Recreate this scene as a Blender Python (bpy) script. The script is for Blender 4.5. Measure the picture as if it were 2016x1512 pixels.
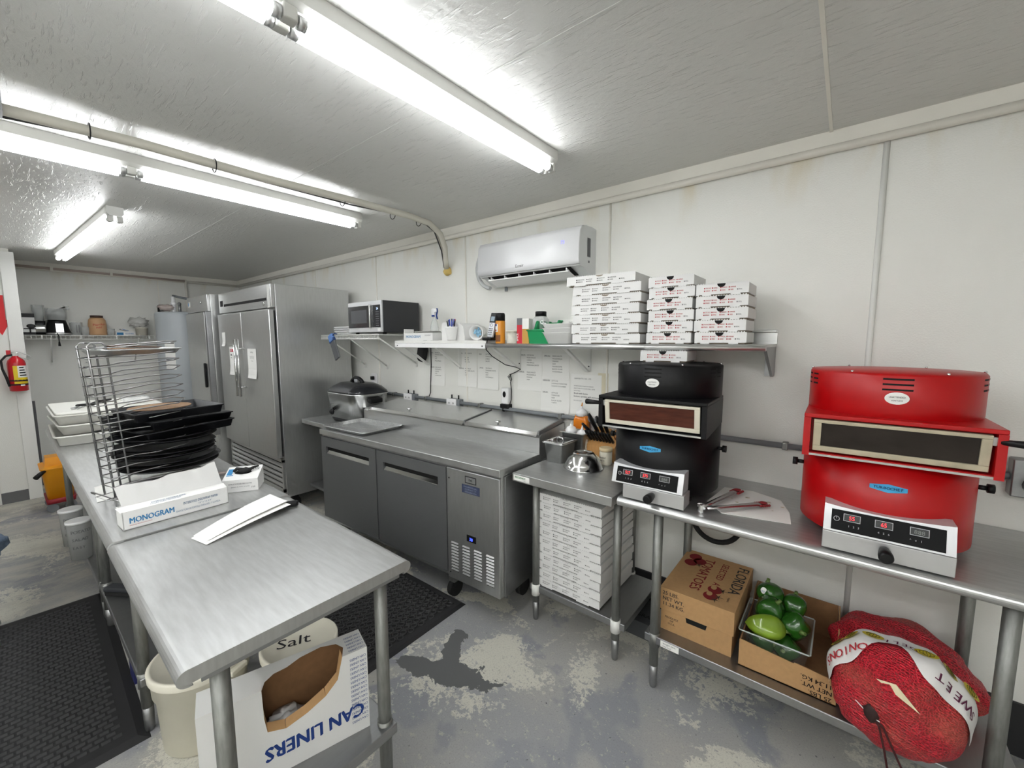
import bpy, bmesh, math, random
from math import sin, cos, pi, radians as R
from mathutils import Vector as V, Matrix as MX
random.seed(7)
for o in list(bpy.data.objects): bpy.data.objects.remove(o)
SC = bpy.context.scene
COL = SC.collection

# ---------------------------------------------------------------- camera, world, exposure
YAW, PITCH, ROLL = 0.68, 0.1054, -0.0022
cam_d = bpy.data.cameras.new('camera'); cam = bpy.data.objects.new('camera', cam_d); COL.objects.link(cam)
cam_d.sensor_width = 36; cam_d.sensor_fit = 'HORIZONTAL'; cam_d.lens = 813.0/2016*36; cam_d.clip_start = 0.02
fwd = V((-sin(YAW)*cos(PITCH), cos(YAW)*cos(PITCH), -sin(PITCH))); rgt = V((cos(YAW), sin(YAW), 0)); upv = rgt.cross(fwd)
r2 = cos(ROLL)*rgt+sin(ROLL)*upv; u2 = -sin(ROLL)*rgt+cos(ROLL)*upv
cam.matrix_world = MX(((r2.x, u2.x, -fwd.x, 0), (r2.y, u2.y, -fwd.y, -2.3534), (r2.z, u2.z, -fwd.z, 1.6053), (0, 0, 0, 1)))
SC.camera = cam
W = bpy.data.worlds.new('world'); SC.world = W; W.use_nodes = True
W.node_tree.nodes['Background'].inputs[0].default_value = (.9, .95, 1, 1)
W.node_tree.nodes['Background'].inputs[1].default_value = 0.2
TUBE_POWER, TUBE_POWER_REAR = 11.0, 15.0  # the rear value drives the fill fittings added behind the camera
SC.view_settings.view_transform = 'Standard'; SC.view_settings.look = 'None'
SC.view_settings.exposure = 0.93; SC.view_settings.gamma = 1.0; SC.view_settings.use_curve_mapping = False

# ---------------------------------------------------------------- materials
MATS = {}
def _nodes(name):
    m = bpy.data.materials.new(name); m.use_nodes = True
    nt = m.node_tree; return m, nt, nt.nodes['Principled BSDF']
def srgb(*c):
    return tuple(((x/255)/12.92 if x/255 <= .04045 else ((x/255+.055)/1.055)**2.4) for x in c)+(1,)
def mat(name, rgb, rough=.5, metal=0, spec=.5, trans=0, alpha=1, emit=None, es=0, noise=None, bump=None, ior=1.45, coat=0):
    """noise=(scale, amount, (sx,sy,sz)): value variation; bump=(scale, strength)"""
    if name in MATS: return MATS[name]
    m, nt, b = _nodes(name); L = nt.links.new
    c = srgb(*rgb); b.inputs['Base Color'].default_value = c
    b.inputs['Roughness'].default_value = rough; b.inputs['Metallic'].default_value = metal
    b.inputs['Specular IOR Level'].default_value = spec; b.inputs['IOR'].default_value = ior
    b.inputs['Transmission Weight'].default_value = trans; b.inputs['Alpha'].default_value = alpha
    b.inputs['Coat Weight'].default_value = coat
    if emit: b.inputs['Emission Color'].default_value = srgb(*emit); b.inputs['Emission Strength'].default_value = es
    if noise or bump:
        tc = nt.nodes.new('ShaderNodeTexCoord')
    if noise:
        mp = nt.nodes.new('ShaderNodeMapping'); mp.inputs['Scale'].default_value = noise[2] if len(noise) > 2 else (1, 1, 1)
        L(tc.outputs['Object'], mp.inputs[0])
        n = nt.nodes.new('ShaderNodeTexNoise'); n.inputs['Scale'].default_value = noise[0]; n.inputs['Detail'].default_value = 5
        L(mp.outputs[0], n.inputs['Vector'])
        mr = nt.nodes.new('ShaderNodeMapRange'); mr.inputs[1].default_value = .25; mr.inputs[2].default_value = .75
        mr.inputs[3].default_value = 1-noise[1]; mr.inputs[4].default_value = 1+noise[1]; L(n.outputs[0], mr.inputs[0])
        mx = nt.nodes.new('ShaderNodeVectorMath'); mx.operation = 'SCALE'; mx.inputs[0].default_value = c[:3]
        L(mr.outputs[0], mx.inputs['Scale']); L(mx.outputs[0], b.inputs['Base Color'])
        if metal > .5:
            m2 = nt.nodes.new('ShaderNodeMapRange'); m2.inputs[1].default_value = .15; m2.inputs[2].default_value = .85
            m2.inputs[3].default_value = rough*.92; m2.inputs[4].default_value = rough*1.12
            L(n.outputs[0], m2.inputs[0]); L(m2.outputs[0], b.inputs['Roughness'])
    if bump:
        n2 = nt.nodes.new('ShaderNodeTexNoise'); n2.inputs['Scale'].default_value = bump[0]; n2.inputs['Detail'].default_value = 4
        L(tc.outputs['Object'], n2.inputs['Vector'])
        bp = nt.nodes.new('ShaderNodeBump'); bp.inputs['Strength'].default_value = bump[1]; bp.inputs['Distance'].default_value = .004
        L(n2.outputs[0], bp.inputs['Height']); L(bp.outputs[0], b.inputs['Normal'])
    MATS[name] = m; return m

STEEL = mat('stainless_brushed_x', (200, 201, 200), .3, .86, noise=(12, .05, (1, 7, 7)))
STEELY = mat('stainless_brushed_y', (200, 201, 200), .3, .88, noise=(12, .05, (7, 1, 7)))
STEELZ = mat('stainless_brushed_z', (200, 201, 200), .33, .88, noise=(11, .05, (7, 7, 1)))
STEELD = mat('stainless_dull', (158, 159, 160), .42, 1, noise=(12, .06, (7, 1, 7)))
TABLE = mat('worktable_steel_scuffed', (190, 191, 190), .38, .84, noise=(9, .12, (1, 7, 1)))
CHROME = mat('polished_chrome', (215, 215, 215), .12, 1)
WIRE = mat('rack_wire_steel', (150, 150, 150), .3, 1)
GALV = mat('galvanized_leg', (140, 141, 138), .5, .85, noise=(20, .2, (6, 6, 1)))
DOORG = mat('door_grey_steel', (128, 129, 131), .5, .75, noise=(30, .05, (1, 1, 9)))
ALU = mat('aluminium_tray', (205, 206, 206), .34, .9, noise=(40, .1))
WHITE = mat('white_paint', (228, 228, 224), .45)
WPLAST = mat('white_plastic', (236, 236, 236), .3)
CREAM = mat('cream_polyethylene', (222, 217, 203), .42, noise=(6, .04))
PAPER = mat('white_paper', (236, 236, 232), .8)
CARD = mat('white_cardboard', (226, 226, 224), .7)
KRAFT = mat('kraft_cardboard', (178, 140, 96), .8, noise=(60, .06))
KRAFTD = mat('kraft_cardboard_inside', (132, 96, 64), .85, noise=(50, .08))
BLACK = mat('black_enamel', (13, 13, 15), .42, spec=.3)
BLACKP = mat('black_plastic', (17, 17, 18), .42, spec=.35)
BLACKR = mat('black_rubber', (30, 30, 30), .75, bump=(120, .3))
PANB = mat('seasoned_black_pan', (22, 23, 27), .42, .2, noise=(30, .3))
REDE = mat('red_enamel', (176, 2, 8), .36)
DARKV = mat('dark_void', (9, 9, 9), .8)
INK = mat('black_ink', (35, 35, 38), .8)
INKG = mat('grey_ink', (105, 105, 108), .8)
INKR = mat('red_ink', (186, 45, 55), .8)
INKDR = mat('dark_red_ink', (120, 22, 26), .8)
INKB = mat('blue_ink', (56, 126, 176), .8)
INKN = mat('navy_ink', (30, 60, 130), .8)
GLASSD = mat('dark_oven_glass', (52, 30, 26), .12, 0, .6, noise=(9, .45, (1, 1, 3)))
CLEAR = mat('clear_plastic', (226, 230, 230), .08, alpha=.32)
GREYP = mat('grey_pvc_pipe', (120, 124, 128), .5)
def bx8(x0, x1, y0, y1, z0, z1):
    return [(x0, y0, z0), (x1, y0, z0), (x1, y1, z0), (x0, y1, z0), (x0, y0, z1), (x1, y0, z1), (x1, y1, z1), (x0, y1, z1)]
_TXT = {}
def text_mesh(s, bold):
    k = (s, bold)
    if k not in _TXT:
        c = bpy.data.curves.new('txt', 'FONT'); c.body = s; c.size = 1; c.resolution_u = 2; c.offset = 0
        o = bpy.data.objects.new('txt', c); me = bpy.data.meshes.new_from_object(o)
        vs = [tuple(v.co) for v in me.vertices]; fs = [tuple(p.vertices) for p in me.polygons]
        bpy.data.objects.remove(o); bpy.data.curves.remove(c); bpy.data.meshes.remove(me)
        w = (min([v[0] for v in vs] or [0]), max([v[0] for v in vs] or [0]))
        _TXT[k] = (vs, fs, w)
    return _TXT[k]

class MB:
    """collects shapes into ONE mesh; coordinates are world unless build(local=True)"""
    def __init__(s, *mats): s.bm = bmesh.new(); s.mats = list(mats); s.m = 0
    def use(s, m):
        if m not in s.mats: s.mats.append(m)
        s.m = s.mats.index(m); return s
    def _f(s, vs, smooth=False):
        try: f = s.bm.faces.new(vs)
        except ValueError: return None
        f.material_index = s.m; f.smooth = smooth; return f
    def poly(s, pts): s._f([s.bm.verts.new(p) for p in pts]); return s
    def box(s, x0, x1, y0, y1, z0, z1, bev=0, M=None, seg=2):
        if x0 > x1: x0, x1 = x1, x0
        if y0 > y1: y0, y1 = y1, y0
        if z0 > z1: z0, z1 = z1, z0
        vs = [s.bm.verts.new(M @ V(p) if M else p) for p in bx8(x0, x1, y0, y1, z0, z1)]
        fs = [s._f([vs[i] for i in q]) for q in ((3, 2, 1, 0), (4, 5, 6, 7), (0, 1, 5, 4), (1, 2, 6, 5), (2, 3, 7, 6), (3, 0, 4, 7))]
        if bev:
            es = list({e for f in fs for e in f.edges})
            r = bmesh.ops.bevel(s.bm, geom=es, offset=bev, segments=seg, affect='EDGES', profile=.5)
            for f in r['faces']: f.material_index = s.m; f.smooth = True
        return s
    def hexa(s, pts):
        vs = [s.bm.verts.new(p) for p in pts]
        for q in ((3, 2, 1, 0), (4, 5, 6, 7), (0, 1, 5, 4), (1, 2, 6, 5), (2, 3, 7, 6), (3, 0, 4, 7)): s._f([vs[i] for i in q])
        return s
    def prism(s, pts, d):
        """closed polygon extruded along vector d"""
        d = V(d); a = [s.bm.verts.new(p) for p in pts]; b = [s.bm.verts.new(V(p)+d) for p in pts]; n = len(a)
        s._f(a[::-1]); s._f(b)
        for i in range(n): s._f([a[i], a[(i+1) % n], b[(i+1) % n], b[i]])
        return s
    def tube(s, pts, r, seg=8, cap=True, closed=False):
        pts = [V(p) for p in pts]; n = len(pts); rings = []; prev = None
        rr = r if isinstance(r, (list, tuple)) else [r]*n
        for i, p in enumerate(pts):
            if closed: t = (pts[(i+1) % n]-pts[i-1]).normalized()
            else: t = (pts[min(i+1, n-1)]-pts[max(i-1, 0)]).normalized()
            if prev is None: a = t.orthogonal().normalized()
            else:
                a = prev-t*prev.dot(t); a = a.normalized() if a.length > 1e-6 else t.orthogonal().normalized()
            prev = a; b = t.cross(a)
            rings.append([s.bm.verts.new(p+(a*cos(2*pi*k/seg)+b*sin(2*pi*k/seg))*rr[i]) for k in range(seg)])
        for i in range(n if closed else n-1):
            q, w = rings[i], rings[(i+1) % n]
            for k in range(seg): s._f([q[k], q[(k+1) % seg], w[(k+1) % seg], w[k]], seg > 5)
        if cap and not closed: s._f(rings[0][::-1]); s._f(rings[-1])
        return s
    def loft(s, rings, closed=True, cap=True, smooth=True):
        """rings: lists of points, same length"""
        rs = [[s.bm.verts.new(p) for p in r] for r in rings]; n = len(rs[0])
        for a, b in zip(rs, rs[1:]):
            for k in range(n if closed else n-1): s._f([a[k], a[(k+1) % n], b[(k+1) % n], b[k]], smooth)
        if cap: s._f(rs[0][::-1]); s._f(rs[-1])
        return s
    def lathe(s, prof, c=(0, 0, 0), seg=24, cap=True, sx=1, sy=1, M=None):
        """prof: (radius, z) list turned about a vertical axis at c"""
        out = []
        for r, z in prof:
            ring = [V((c[0]+r*sx*cos(2*pi*k/seg), c[1]+r*sy*sin(2*pi*k/seg), c[2]+z)) for k in range(seg)]
            out.append([M @ p for p in ring] if M else ring)
        return s.loft(out, True, cap)
    def rloft(s, levels, c=(0, 0), n=6, cap=True, M=None):
        """rounded rectangles (z, half x, half y, corner radius) lofted upward"""
        out = []
        for z, hx, hy, r in levels:
            ring = []
            for cx, cy, a0 in ((hx-r, hy-r, 0), (-hx+r, hy-r, pi/2), (-hx+r, -hy+r, pi), (hx-r, -hy+r, 3*pi/2)):
                for k in range(n): 
                    a = a0+pi/2*k/(n-1); ring.append(V((c[0]+cx+r*cos(a), c[1]+cy+r*sin(a), z)))
            out.append([M @ p for p in ring] if M else ring)
        return s.loft(out, True, cap)
    def ball(s, c, r, seg=12, rings=8, f=None, sc=(1, 1, 1)):
        out = []
        for i in range(rings+1):
            th = pi*(i/rings) if 0 < i < rings else (0.04 if i == 0 else pi-.04)
            ring = []
            for k in range(seg):
                ph = 2*pi*k/seg; d = V((sin(th)*cos(ph), sin(th)*sin(ph), -cos(th)))
                q = r*(f(d) if f else 1); ring.append(V(c)+V((d.x*sc[0], d.y*sc[1], d.z*sc[2]))*q)
            out.append(ring)
        return s.loft(out)
    def text(s, t, size, o, right=(1, 0, 0), up=(0, 0, 1), align='L', bold=False, sx=1, off=.0008):
        vs, fs, w = text_mesh(t, bold); right, up, o = V(right).normalized(), V(up).normalized(), V(o); n = right.cross(up)
        dx = 0 if align == 'L' else (-(w[0]+w[1])/2 if align == 'C' else -w[1])
        for k in ((-.034, 0, .034) if bold == 2 else (-.016, .016) if bold else (0,)):
            nv = [s.bm.verts.new(o+right*((x+dx+k)*size*sx)+up*((y+k*.4)*size)+n*(off+k*.004)) for x, y, z in vs]
            for f in fs: s._f([nv[i] for i in f])
        return s
    def rect(s, o, right, up, w, h, off=.0006):
        right, up, o = V(right).normalized(), V(up).normalized(), V(o); o = o+right.cross(up)*off
        return s.poly([o, o+right*w, o+right*w+up*h, o+up*h])
    def build(s, name, parent=None, local=False, mtx=None):
        me = bpy.data.meshes.new(name); 
        bmesh.ops.recalc_face_normals(s.bm, faces=[f for f in s.bm.faces if len(f.edges) and any(len(e.link_faces) > 1 for e in f.edges)]) if s.recalc else None
        s.bm.to_mesh(me); s.bm.free()
        for m in s.mats: me.materials.append(m)
        o = bpy.data.objects.new(name, me); COL.objects.link(o)
        M = ROOTM.get(parent.name) if parent else mtx
        if M is not None and not local: me.transform(M.inverted())
        if parent: o.parent = parent; ROOTM[o.name] = M
        elif mtx is not None: o.matrix_world = mtx; ROOTM[o.name] = mtx
        else: ROOTM[o.name] = MX()
        return o
    recalc = False
ROOTM = {}
def frame(loc=(0, 0, 0), rz=0, rx=0, ry=0):
    return MX.Translation(V(loc)) @ MX.Rotation(rz, 4, 'Z') @ MX.Rotation(ry, 4, 'Y') @ MX.Rotation(rx, 4, 'X')
def tag(o, label, cat, group=None, kind=None):
    if label: o['label'] = label
    if cat: o['category'] = cat
    if group: o['group'] = group
    if kind: o['kind'] = kind
    return o
def thing(name, label, cat, loc=(0, 0, 0), rz=0, group=None, rx=0, ry=0):
    o = bpy.data.objects.new(name, None); COL.objects.link(o); o.empty_display_size = .05
    M = frame(loc, rz, rx, ry); o.matrix_world = M; ROOTM[o.name] = M
    return tag(o, label, cat, group)
def one(name, mb, label, cat, loc=(0, 0, 0), group=None, kind=None, local=False, rz=0, rx=0, ry=0):
    return tag(mb.build(name, mtx=frame(loc, rz, rx, ry), local=local), label, cat, group, kind)
def struct(name, mb):
    o = mb.build(name); o['kind'] = 'structure'; return o
def copy_tree(o, parent=None):
    c = o.copy(); COL.objects.link(c)
    if parent: c.parent = parent
    for ch in list(o.children): copy_tree(ch, c)
    return c
def dup(root, loc, rz=0, label=None, rx=0, ry=0, name=None):
    c = copy_tree(root); c.matrix_world = frame(loc, rz, rx, ry)
    if label: c['label'] = label
    return c
def arc(c, r, a0, a1, n, ax='xz'):
    out = []
    for i in range(n+1):
        a = a0+(a1-a0)*i/n; p = [c[0], c[1], c[2]]
        p['xyz'.index(ax[0])] += r*cos(a); p['xyz'.index(ax[1])] += r*sin(a); out.append(tuple(p))
    return out
# ---------------------------------------------------------------- room shell materials
def wall_material():
    m, nt, b = _nodes('frp_wall_panel'); L = nt.links.new
    tc = nt.nodes.new('ShaderNodeTexCoord')
    n = nt.nodes.new('ShaderNodeTexNoise'); n.inputs['Scale'].default_value = 1.3; n.inputs['Detail'].default_value = 4; L(tc.outputs['Object'], n.inputs['Vector'])
    # yellowed streaks hugging the cornice
    sep = nt.nodes.new('ShaderNodeSeparateXYZ'); L(tc.outputs['Object'], sep.inputs[0])
    mp = nt.nodes.new('ShaderNodeMapping'); mp.inputs['Scale'].default_value = (5, 5, 1.5); L(tc.outputs['Object'], mp.inputs[0])
    n2 = nt.nodes.new('ShaderNodeTexNoise'); n2.inputs['Scale'].default_value = 1.2; n2.inputs['Detail'].default_value = 6; L(mp.outputs[0], n2.inputs['Vector'])
    mr = nt.nodes.new('ShaderNodeMapRange'); mr.inputs[1].default_value = 2.2; mr.inputs[2].default_value = 2.44; L(sep.outputs[2], mr.inputs[0])
    mr2 = nt.nodes.new('ShaderNodeMapRange'); mr2.inputs[1].default_value = .5; mr2.inputs[2].default_value = .66; L(n2.outputs[0], mr2.inputs[0])
    mu = nt.nodes.new('ShaderNodeMath'); mu.operation = 'MULTIPLY'; L(mr.outputs[0], mu.inputs[0]); L(mr2.outputs[0], mu.inputs[1])
    mu2 = nt.nodes.new('ShaderNodeMath'); mu2.operation = 'MULTIPLY'; mu2.inputs[1].default_value = .55; L(mu.outputs[0], mu2.inputs[0])
    cr = nt.nodes.new('ShaderNodeMix'); cr.data_type = 'RGBA'; cr.inputs[6].default_value = srgb(233, 233, 227); cr.inputs[7].default_value = srgb(224, 224, 219)
    L(n.outputs[0], cr.inputs[0])
    mx = nt.nodes.new('ShaderNodeMix'); mx.data_type = 'RGBA'; mx.inputs[7].default_value = srgb(206, 190, 150)
    L(mu2.outputs[0], mx.inputs[0]); L(cr.outputs[2], mx.inputs[6]); L(mx.outputs[2], b.inputs['Base Color'])
    b.inputs['Roughness'].default_value = .42
    v = nt.nodes.new('ShaderNodeTexNoise'); v.inputs['Scale'].default_value = 160; v.inputs['Detail'].default_value = 2; L(tc.outputs['Object'], v.inputs['Vector'])
    bp = nt.nodes.new('ShaderNodeBump'); bp.inputs['Strength'].default_value = .25; bp.inputs['Distance'].default_value = .004
    L(v.outputs[0], bp.inputs['Height']); L(bp.outputs[0], b.inputs['Normal'])
    return m
def ceiling_material():
    m, nt, b = _nodes('painted_plywood_ceiling'); L = nt.links.new
    tc = nt.nodes.new('ShaderNodeTexCoord')
    b.inputs['Base Color'].default_value = srgb(214, 214, 210); b.inputs['Roughness'].default_value = .3
    n = nt.nodes.new('ShaderNodeTexNoise'); n.inputs['Scale'].default_value = 26; n.inputs['Detail'].default_value = 6; n.inputs['Roughness'].default_value = .65
    L(tc.outputs['Object'], n.inputs['Vector'])
    mp = nt.nodes.new('ShaderNodeMapping'); mp.inputs['Scale'].default_value = (2, 14, 1); mp.inputs['Rotation'].default_value = (0, 0, .25); L(tc.outputs['Object'], mp.inputs[0])
    n2 = nt.nodes.new('ShaderNodeTexNoise'); n2.inputs['Scale'].default_value = 7; n2.inputs['Detail'].default_value = 3; L(mp.outputs[0], n2.inputs['Vector'])
    mr = nt.nodes.new('ShaderNodeMapRange'); mr.inputs[1].default_value = .58; mr.inputs[2].default_value = .72; L(n2.outputs[0], mr.inputs[0])
    ad = nt.nodes.new('ShaderNodeMath'); ad.operation = 'ADD'; L(n.outputs[0], ad.inputs[0]); L(mr.outputs[0], ad.inputs[1])
    bp = nt.nodes.new('ShaderNodeBump'); bp.inputs['Strength'].default_value = .6; bp.inputs['Distance'].default_value = .006
    L(ad.outputs[0], bp.inputs['Height']); L(bp.outputs[0], b.inputs['Normal'])
    return m
def floor_material():
    m, nt, b = _nodes('worn_painted_concrete'); L = nt.links.new; N = nt.nodes.new
    tc = N('ShaderNodeTexCoord')
    def noise(scale, det=6, rough=.6, dist=0.0, loc=(0, 0, 0), sc=(1, 1, 1)):
        mp = N('ShaderNodeMapping'); mp.inputs['Location'].default_value = loc; mp.inputs['Scale'].default_value = sc; L(tc.outputs['Object'], mp.inputs[0])
        n = N('ShaderNodeTexNoise'); n.inputs['Scale'].default_value = scale; n.inputs['Detail'].default_value = det; n.inputs['Roughness'].default_value = rough
        n.inputs['Distortion'].default_value = dist; L(mp.outputs[0], n.inputs['Vector']); return n.outputs[0]
    def ramp(x, a, c, lo=0, hi=1):
        mr = N('ShaderNodeMapRange'); mr.inputs[1].default_value = a; mr.inputs[2].default_value = c; mr.inputs[3].default_value = lo; mr.inputs[4].default_value = hi; L(x, mr.inputs[0]); return mr.outputs[0]
    def mix(f, a, c):
        mx = N('ShaderNodeMix'); mx.data_type = 'RGBA'; L(f, mx.inputs[0])
        for i, q in ((6, a), (7, c)):
            if isinstance(q, tuple): mx.inputs[i].default_value = q
            else: L(q, mx.inputs[i])
        return mx.outputs[2]
    def math_(op, a, c):
        q = N('ShaderNodeMath'); q.operation = op
        for i, x in enumerate((a, c)):
            if isinstance(x, (int, float)): q.inputs[i].default_value = x
            else: L(x, q.inputs[i])
        return q.outputs[0]
    big = noise(1.1, 3, .5, .3, (3.1, 1.7, 0))
    base = mix(ramp(big, .42, .58), srgb(150, 151, 152), srgb(166, 164, 158))
    base = mix(ramp(noise(2.3, 4, .55, .4, (7, 2, 0)), .56, .6), base, srgb(138, 140, 145))
    # chipped pale patches: broad islands broken up by fine grain
    isl = noise(1.9, 5, .6, .5, (.4, 5.2, 0)); grain = noise(34, 6, .7); grain2 = noise(110, 4, .7)
    chip = math_('ADD', math_('ADD', math_('MULTIPLY', isl, 1.0), math_('MULTIPLY', grain, .42)), math_('MULTIPLY', grain2, .16))
    base = mix(ramp(chip, .815, .84), base, srgb(200, 198, 186))
    sp = math_('ADD', math_('MULTIPLY', grain, .7), math_('MULTIPLY', grain2, .4))
    base = mix(ramp(sp, .615, .66), base, srgb(172, 170, 160))
    base = mix(math_('MULTIPLY', ramp(noise(150, 3, .7, 0, (1, 2, 0)), .5, .7), .35), base, srgb(112, 112, 114))
    base = mix(ramp(noise(60, 3, .6, 0, (9, 9, 0)), .68, .72), base, srgb(86, 86, 88))
    # streaky worn zone on the far (-x) half
    sep = N('ShaderNodeSeparateXYZ'); L(tc.outputs['Object'], sep.inputs[0])
    st = math_('MULTIPLY', ramp(noise(5, 6, .65, .3, (2, 0, 0), (1.6, .7, 1)), .44, .62), ramp(sep.outputs[0], -2.2, -3.2))
    base = mix(math_('MULTIPLY', st, .8), base, srgb(178, 175, 166))
    # one dark bare patch where the paint has lifted
    for cx, cy, ang, a, c in ((-1.42, -1.12, .40, .25, .07), (-1.50, -.98, -1.0, .13, .05)):
        mp = N('ShaderNodeMapping'); mp.vector_type = 'TEXTURE'; mp.inputs['Location'].default_value = (cx, cy, 0); mp.inputs['Rotation'].default_value = (0, 0, ang); mp.inputs['Scale'].default_value = (a, c, 1)
        L(tc.outputs['Object'], mp.inputs[0]); ln = N('ShaderNodeVectorMath'); ln.operation = 'LENGTH'; L(mp.outputs[0], ln.inputs[0])
        e = math_('ADD', ln.outputs['Value'], math_('MULTIPLY', math_('SUBTRACT', noise(9, 4, .6, .4, (cx, 4, 0)), .5), 2.6))
        base = mix(ramp(e, .98, 1.02, 1, 0), base, srgb(92, 93, 93))
    L(base, b.inputs['Base Color'])
    b.inputs['Roughness'].default_value = .55
    bp = N('ShaderNodeBump'); bp.inputs['Strength'].default_value = .25; bp.inputs['Distance'].default_value = .003
    L(chip, bp.inputs['Height']); L(bp.outputs[0], b.inputs['Normal'])
    return m
WALL, CEIL, FLOOR = wall_material(), ceiling_material(), floor_material()
TRIM = mat('cream_trim_paint', (234, 231, 222), .4, noise=(4, .04))
ZC, XL, XR, YF = 2.50, -7.23, 2.4, -5.2
PX, PY = -6.40, -2.22          # the partition that closes the alcove
struct('floor', MB(FLOOR).box(XL-.1, XR+.1, YF-.1, .1, -.1, 0))
struct('ceiling', MB(CEIL).box(XL-.1, XR+.1, YF-.1, .1, ZC, ZC+.1))
struct('wall_back', MB(WALL).box(XL-.1, XR+.1, 0, .1, 0, ZC))
struct('wall_left', MB(WALL).box(XL-.1, XL, PY, 0, 0, ZC))
struct('wall_front_left', MB(WALL).box(XL-.1, PX, -2.47, PY, 0, ZC).box(XL-.1, PX, -3.40, -2.47, 2.06, ZC).box(XL-.1, PX, YF, -3.40, 0, ZC))
struct('wall_right', MB(WALL).box(XR, XR+.1, YF, 0, 0, ZC))
struct('wall_front', MB(WALL).box(XL-.1, XR+.1, YF-.1, YF, 0, ZC))
d = struct('door_1', MB(WHITE).box(PX-.06, PX-.02, -3.38, -2.49, .01, 2.05))
MB(STEEL).ball((PX+.03, -3.30, 1.0), .028).tube([(PX-.02, -3.30, 1.0), (PX+.02, -3.30, 1.0)], .012).build('door_handle', d)
# cornice boards with a bead below
def cornice(name, a, b):
    (x0, y0), (x1, y1) = a, b
    m = MB(TRIM)
    if y0 == y1: m.box(x0, x1, y0-.022, y0, 2.43, ZC).tube([(x0, y0-.018, 2.425), (x1, y0-.018, 2.425)], .018, 10)
    else: m.box(x0, x0+.022, y0, y1, 2.43, ZC).tube([(x0+.018, y0, 2.425), (x0+.018, y1, 2.425)], .018, 10)
    struct(name, m)
cornice('trim_1', (XL, 0), (XR, 0)); cornice('trim_2', (XL, PY), (XL, 0))
for k in range(7):
    x = .074-1.22*k; w = .011 if k == 0 else .007
    struct('trim_%d' % (3+k), MB(TRIM if k else WHITE).tube([(x, -.001, .2), (x, -.001, 2.42)], w, 8))
struct('trim_10', MB(TRIM).box(-.118, -.106, YF, -.02, ZC-.006, ZC))
struct('trim_11', MB(TRIM).box(XL, XL+.005, -.955, -.945, .2, 2.42))
struct('trim_12', MB(WHITE).box(PX, PX+.018, -2.285, PY+.03, 0, ZC-.03, .003))
struct('trim_13', MB(WHITE).box(PX, PX+.02, -2.55, -2.462, 0, 2.12, .003))
struct('trim_14', MB(mat('dark_upright_strip', (72, 72, 74), .5)).box(PX-.03, PX-.004, PY+.0305, PY+.05, .12, 1.0))  # dark upright strip just behind the partition edge
for k, (y, x0, x1) in enumerate(((-1.24, XL, 0.0), (-2.46, -6.3, 0.0))):
    struct('trim_%d' % (15+k), MB(CEIL).box(x0, x1, y-.002, y+.002, ZC-.0016, ZC))
struct('baseboard_back', MB(mat('dark_cove_base', (38, 38, 40), .5)).box(XL, XR, -.012, 0, 0, .215))
struct('baseboard_left', MB(mat('grey_cove_base', (104, 105, 106), .5)).box(PX, PX+.012, -2.462, -2.285, 0, .11))

# ---------------------------------------------------------------- fluorescent fittings
TUBEM = mat('fluorescent_tube', (255, 255, 255), .4, emit=(250, 252, 255), es=TUBE_POWER)
TUBER = mat('added_fill_tube', (255, 255, 255), .4, emit=(250, 251, 252), es=TUBE_POWER_REAR)  # stronger tubes for the added rear fill fittings
FIXT = mat('fixture_white_enamel', (214, 214, 210), .4)
SOCK = mat('lamp_socket', (205, 205, 200), .5)
def light(label, loc, rz, L, gaps, tm=None):
    """strip light, local x along the channel from 0 to L, hung under the ceiling"""
    t = thing('ceiling_light', label, 'ceiling light', loc, rz, 'bare fluorescent strip lights')
    m = MB(FIXT)
    m.prism([(0, -.043, 0), (0, .043, 0), (0, .043, -.042), (0, .03, -.06), (0, -.03, -.06), (0, -.043, -.042)], (L, 0, 0))
    m.build('channel', t, True)
    for x in gaps:
        for q in (-.12, .03): MB(mat('fixture_slot', (90, 90, 88), .6)).box(x+q, x+q+.09, -.0435, -.043, -.03, -.024).build('knockout_slot', t, True)
    ends = [0]+list(gaps)+[L]
    for y in (-.0235, .0235):
        for i in range(len(ends)-1):
            a = ends[i]+(.05 if i == 0 else .035); b = ends[i+1]-(.05 if i == len(ends)-2 else .035)
            tb = MB(tm or TUBEM).tube([(a, y, -.082), (b, y, -.082)], .0165, 10).build('fluorescent_tube', t, True)
            for q in (a-.004, b+.004): MB(ALU).tube([(q-.01, y, -.082), (q+.01, y, -.082)], .0172, 10).build('end_cap', tb, True)
        for x in (.018, L-.018): MB(SOCK).box(x-.010, x+.010, y-.015, y+.015, -.098, -.058, .003).build('socket', t, True)
        for x in gaps: MB(SOCK).box(x-.018, x+.018, y-.016, y+.016, -.094, -.058, .004).build('socket', t, True)
    return t
light('long double tube strip light over the aisle in front of the air conditioner', (-1.174, -.605, ZC), -pi/2, 2.44, [1.22])
light('long strip light along the pipe bundle, in line with the fridge', (-2.774, -.66, ZC), -pi/2, 2.44, [1.22])
light('strip light turned crosswise near the alcove shelf', (-3.87, -1.79, ZC), pi+.045, 2.3, [])
light('added unseen fill strip light behind the viewpoint on the right half of the ceiling', (1.3, -2.7, ZC), -pi/2, 2.3, [1.15], TUBER)  # this and the next three are unseen fittings added to brighten equipment fronts
light('added unseen crosswise fill light behind the viewpoint on the left', (-3.0, -3.6, ZC), 0, 2.3, [1.15], TUBER)
light('added unseen crosswise fill light behind the viewpoint in the middle', (-.5, -3.3, ZC), 0, 2.3, [1.15], TUBER)
light('added unseen rearmost crosswise fill light behind the viewpoint', (-1.8, -4.6, ZC), 0, 2.3, [1.15], TUBER)
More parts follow.
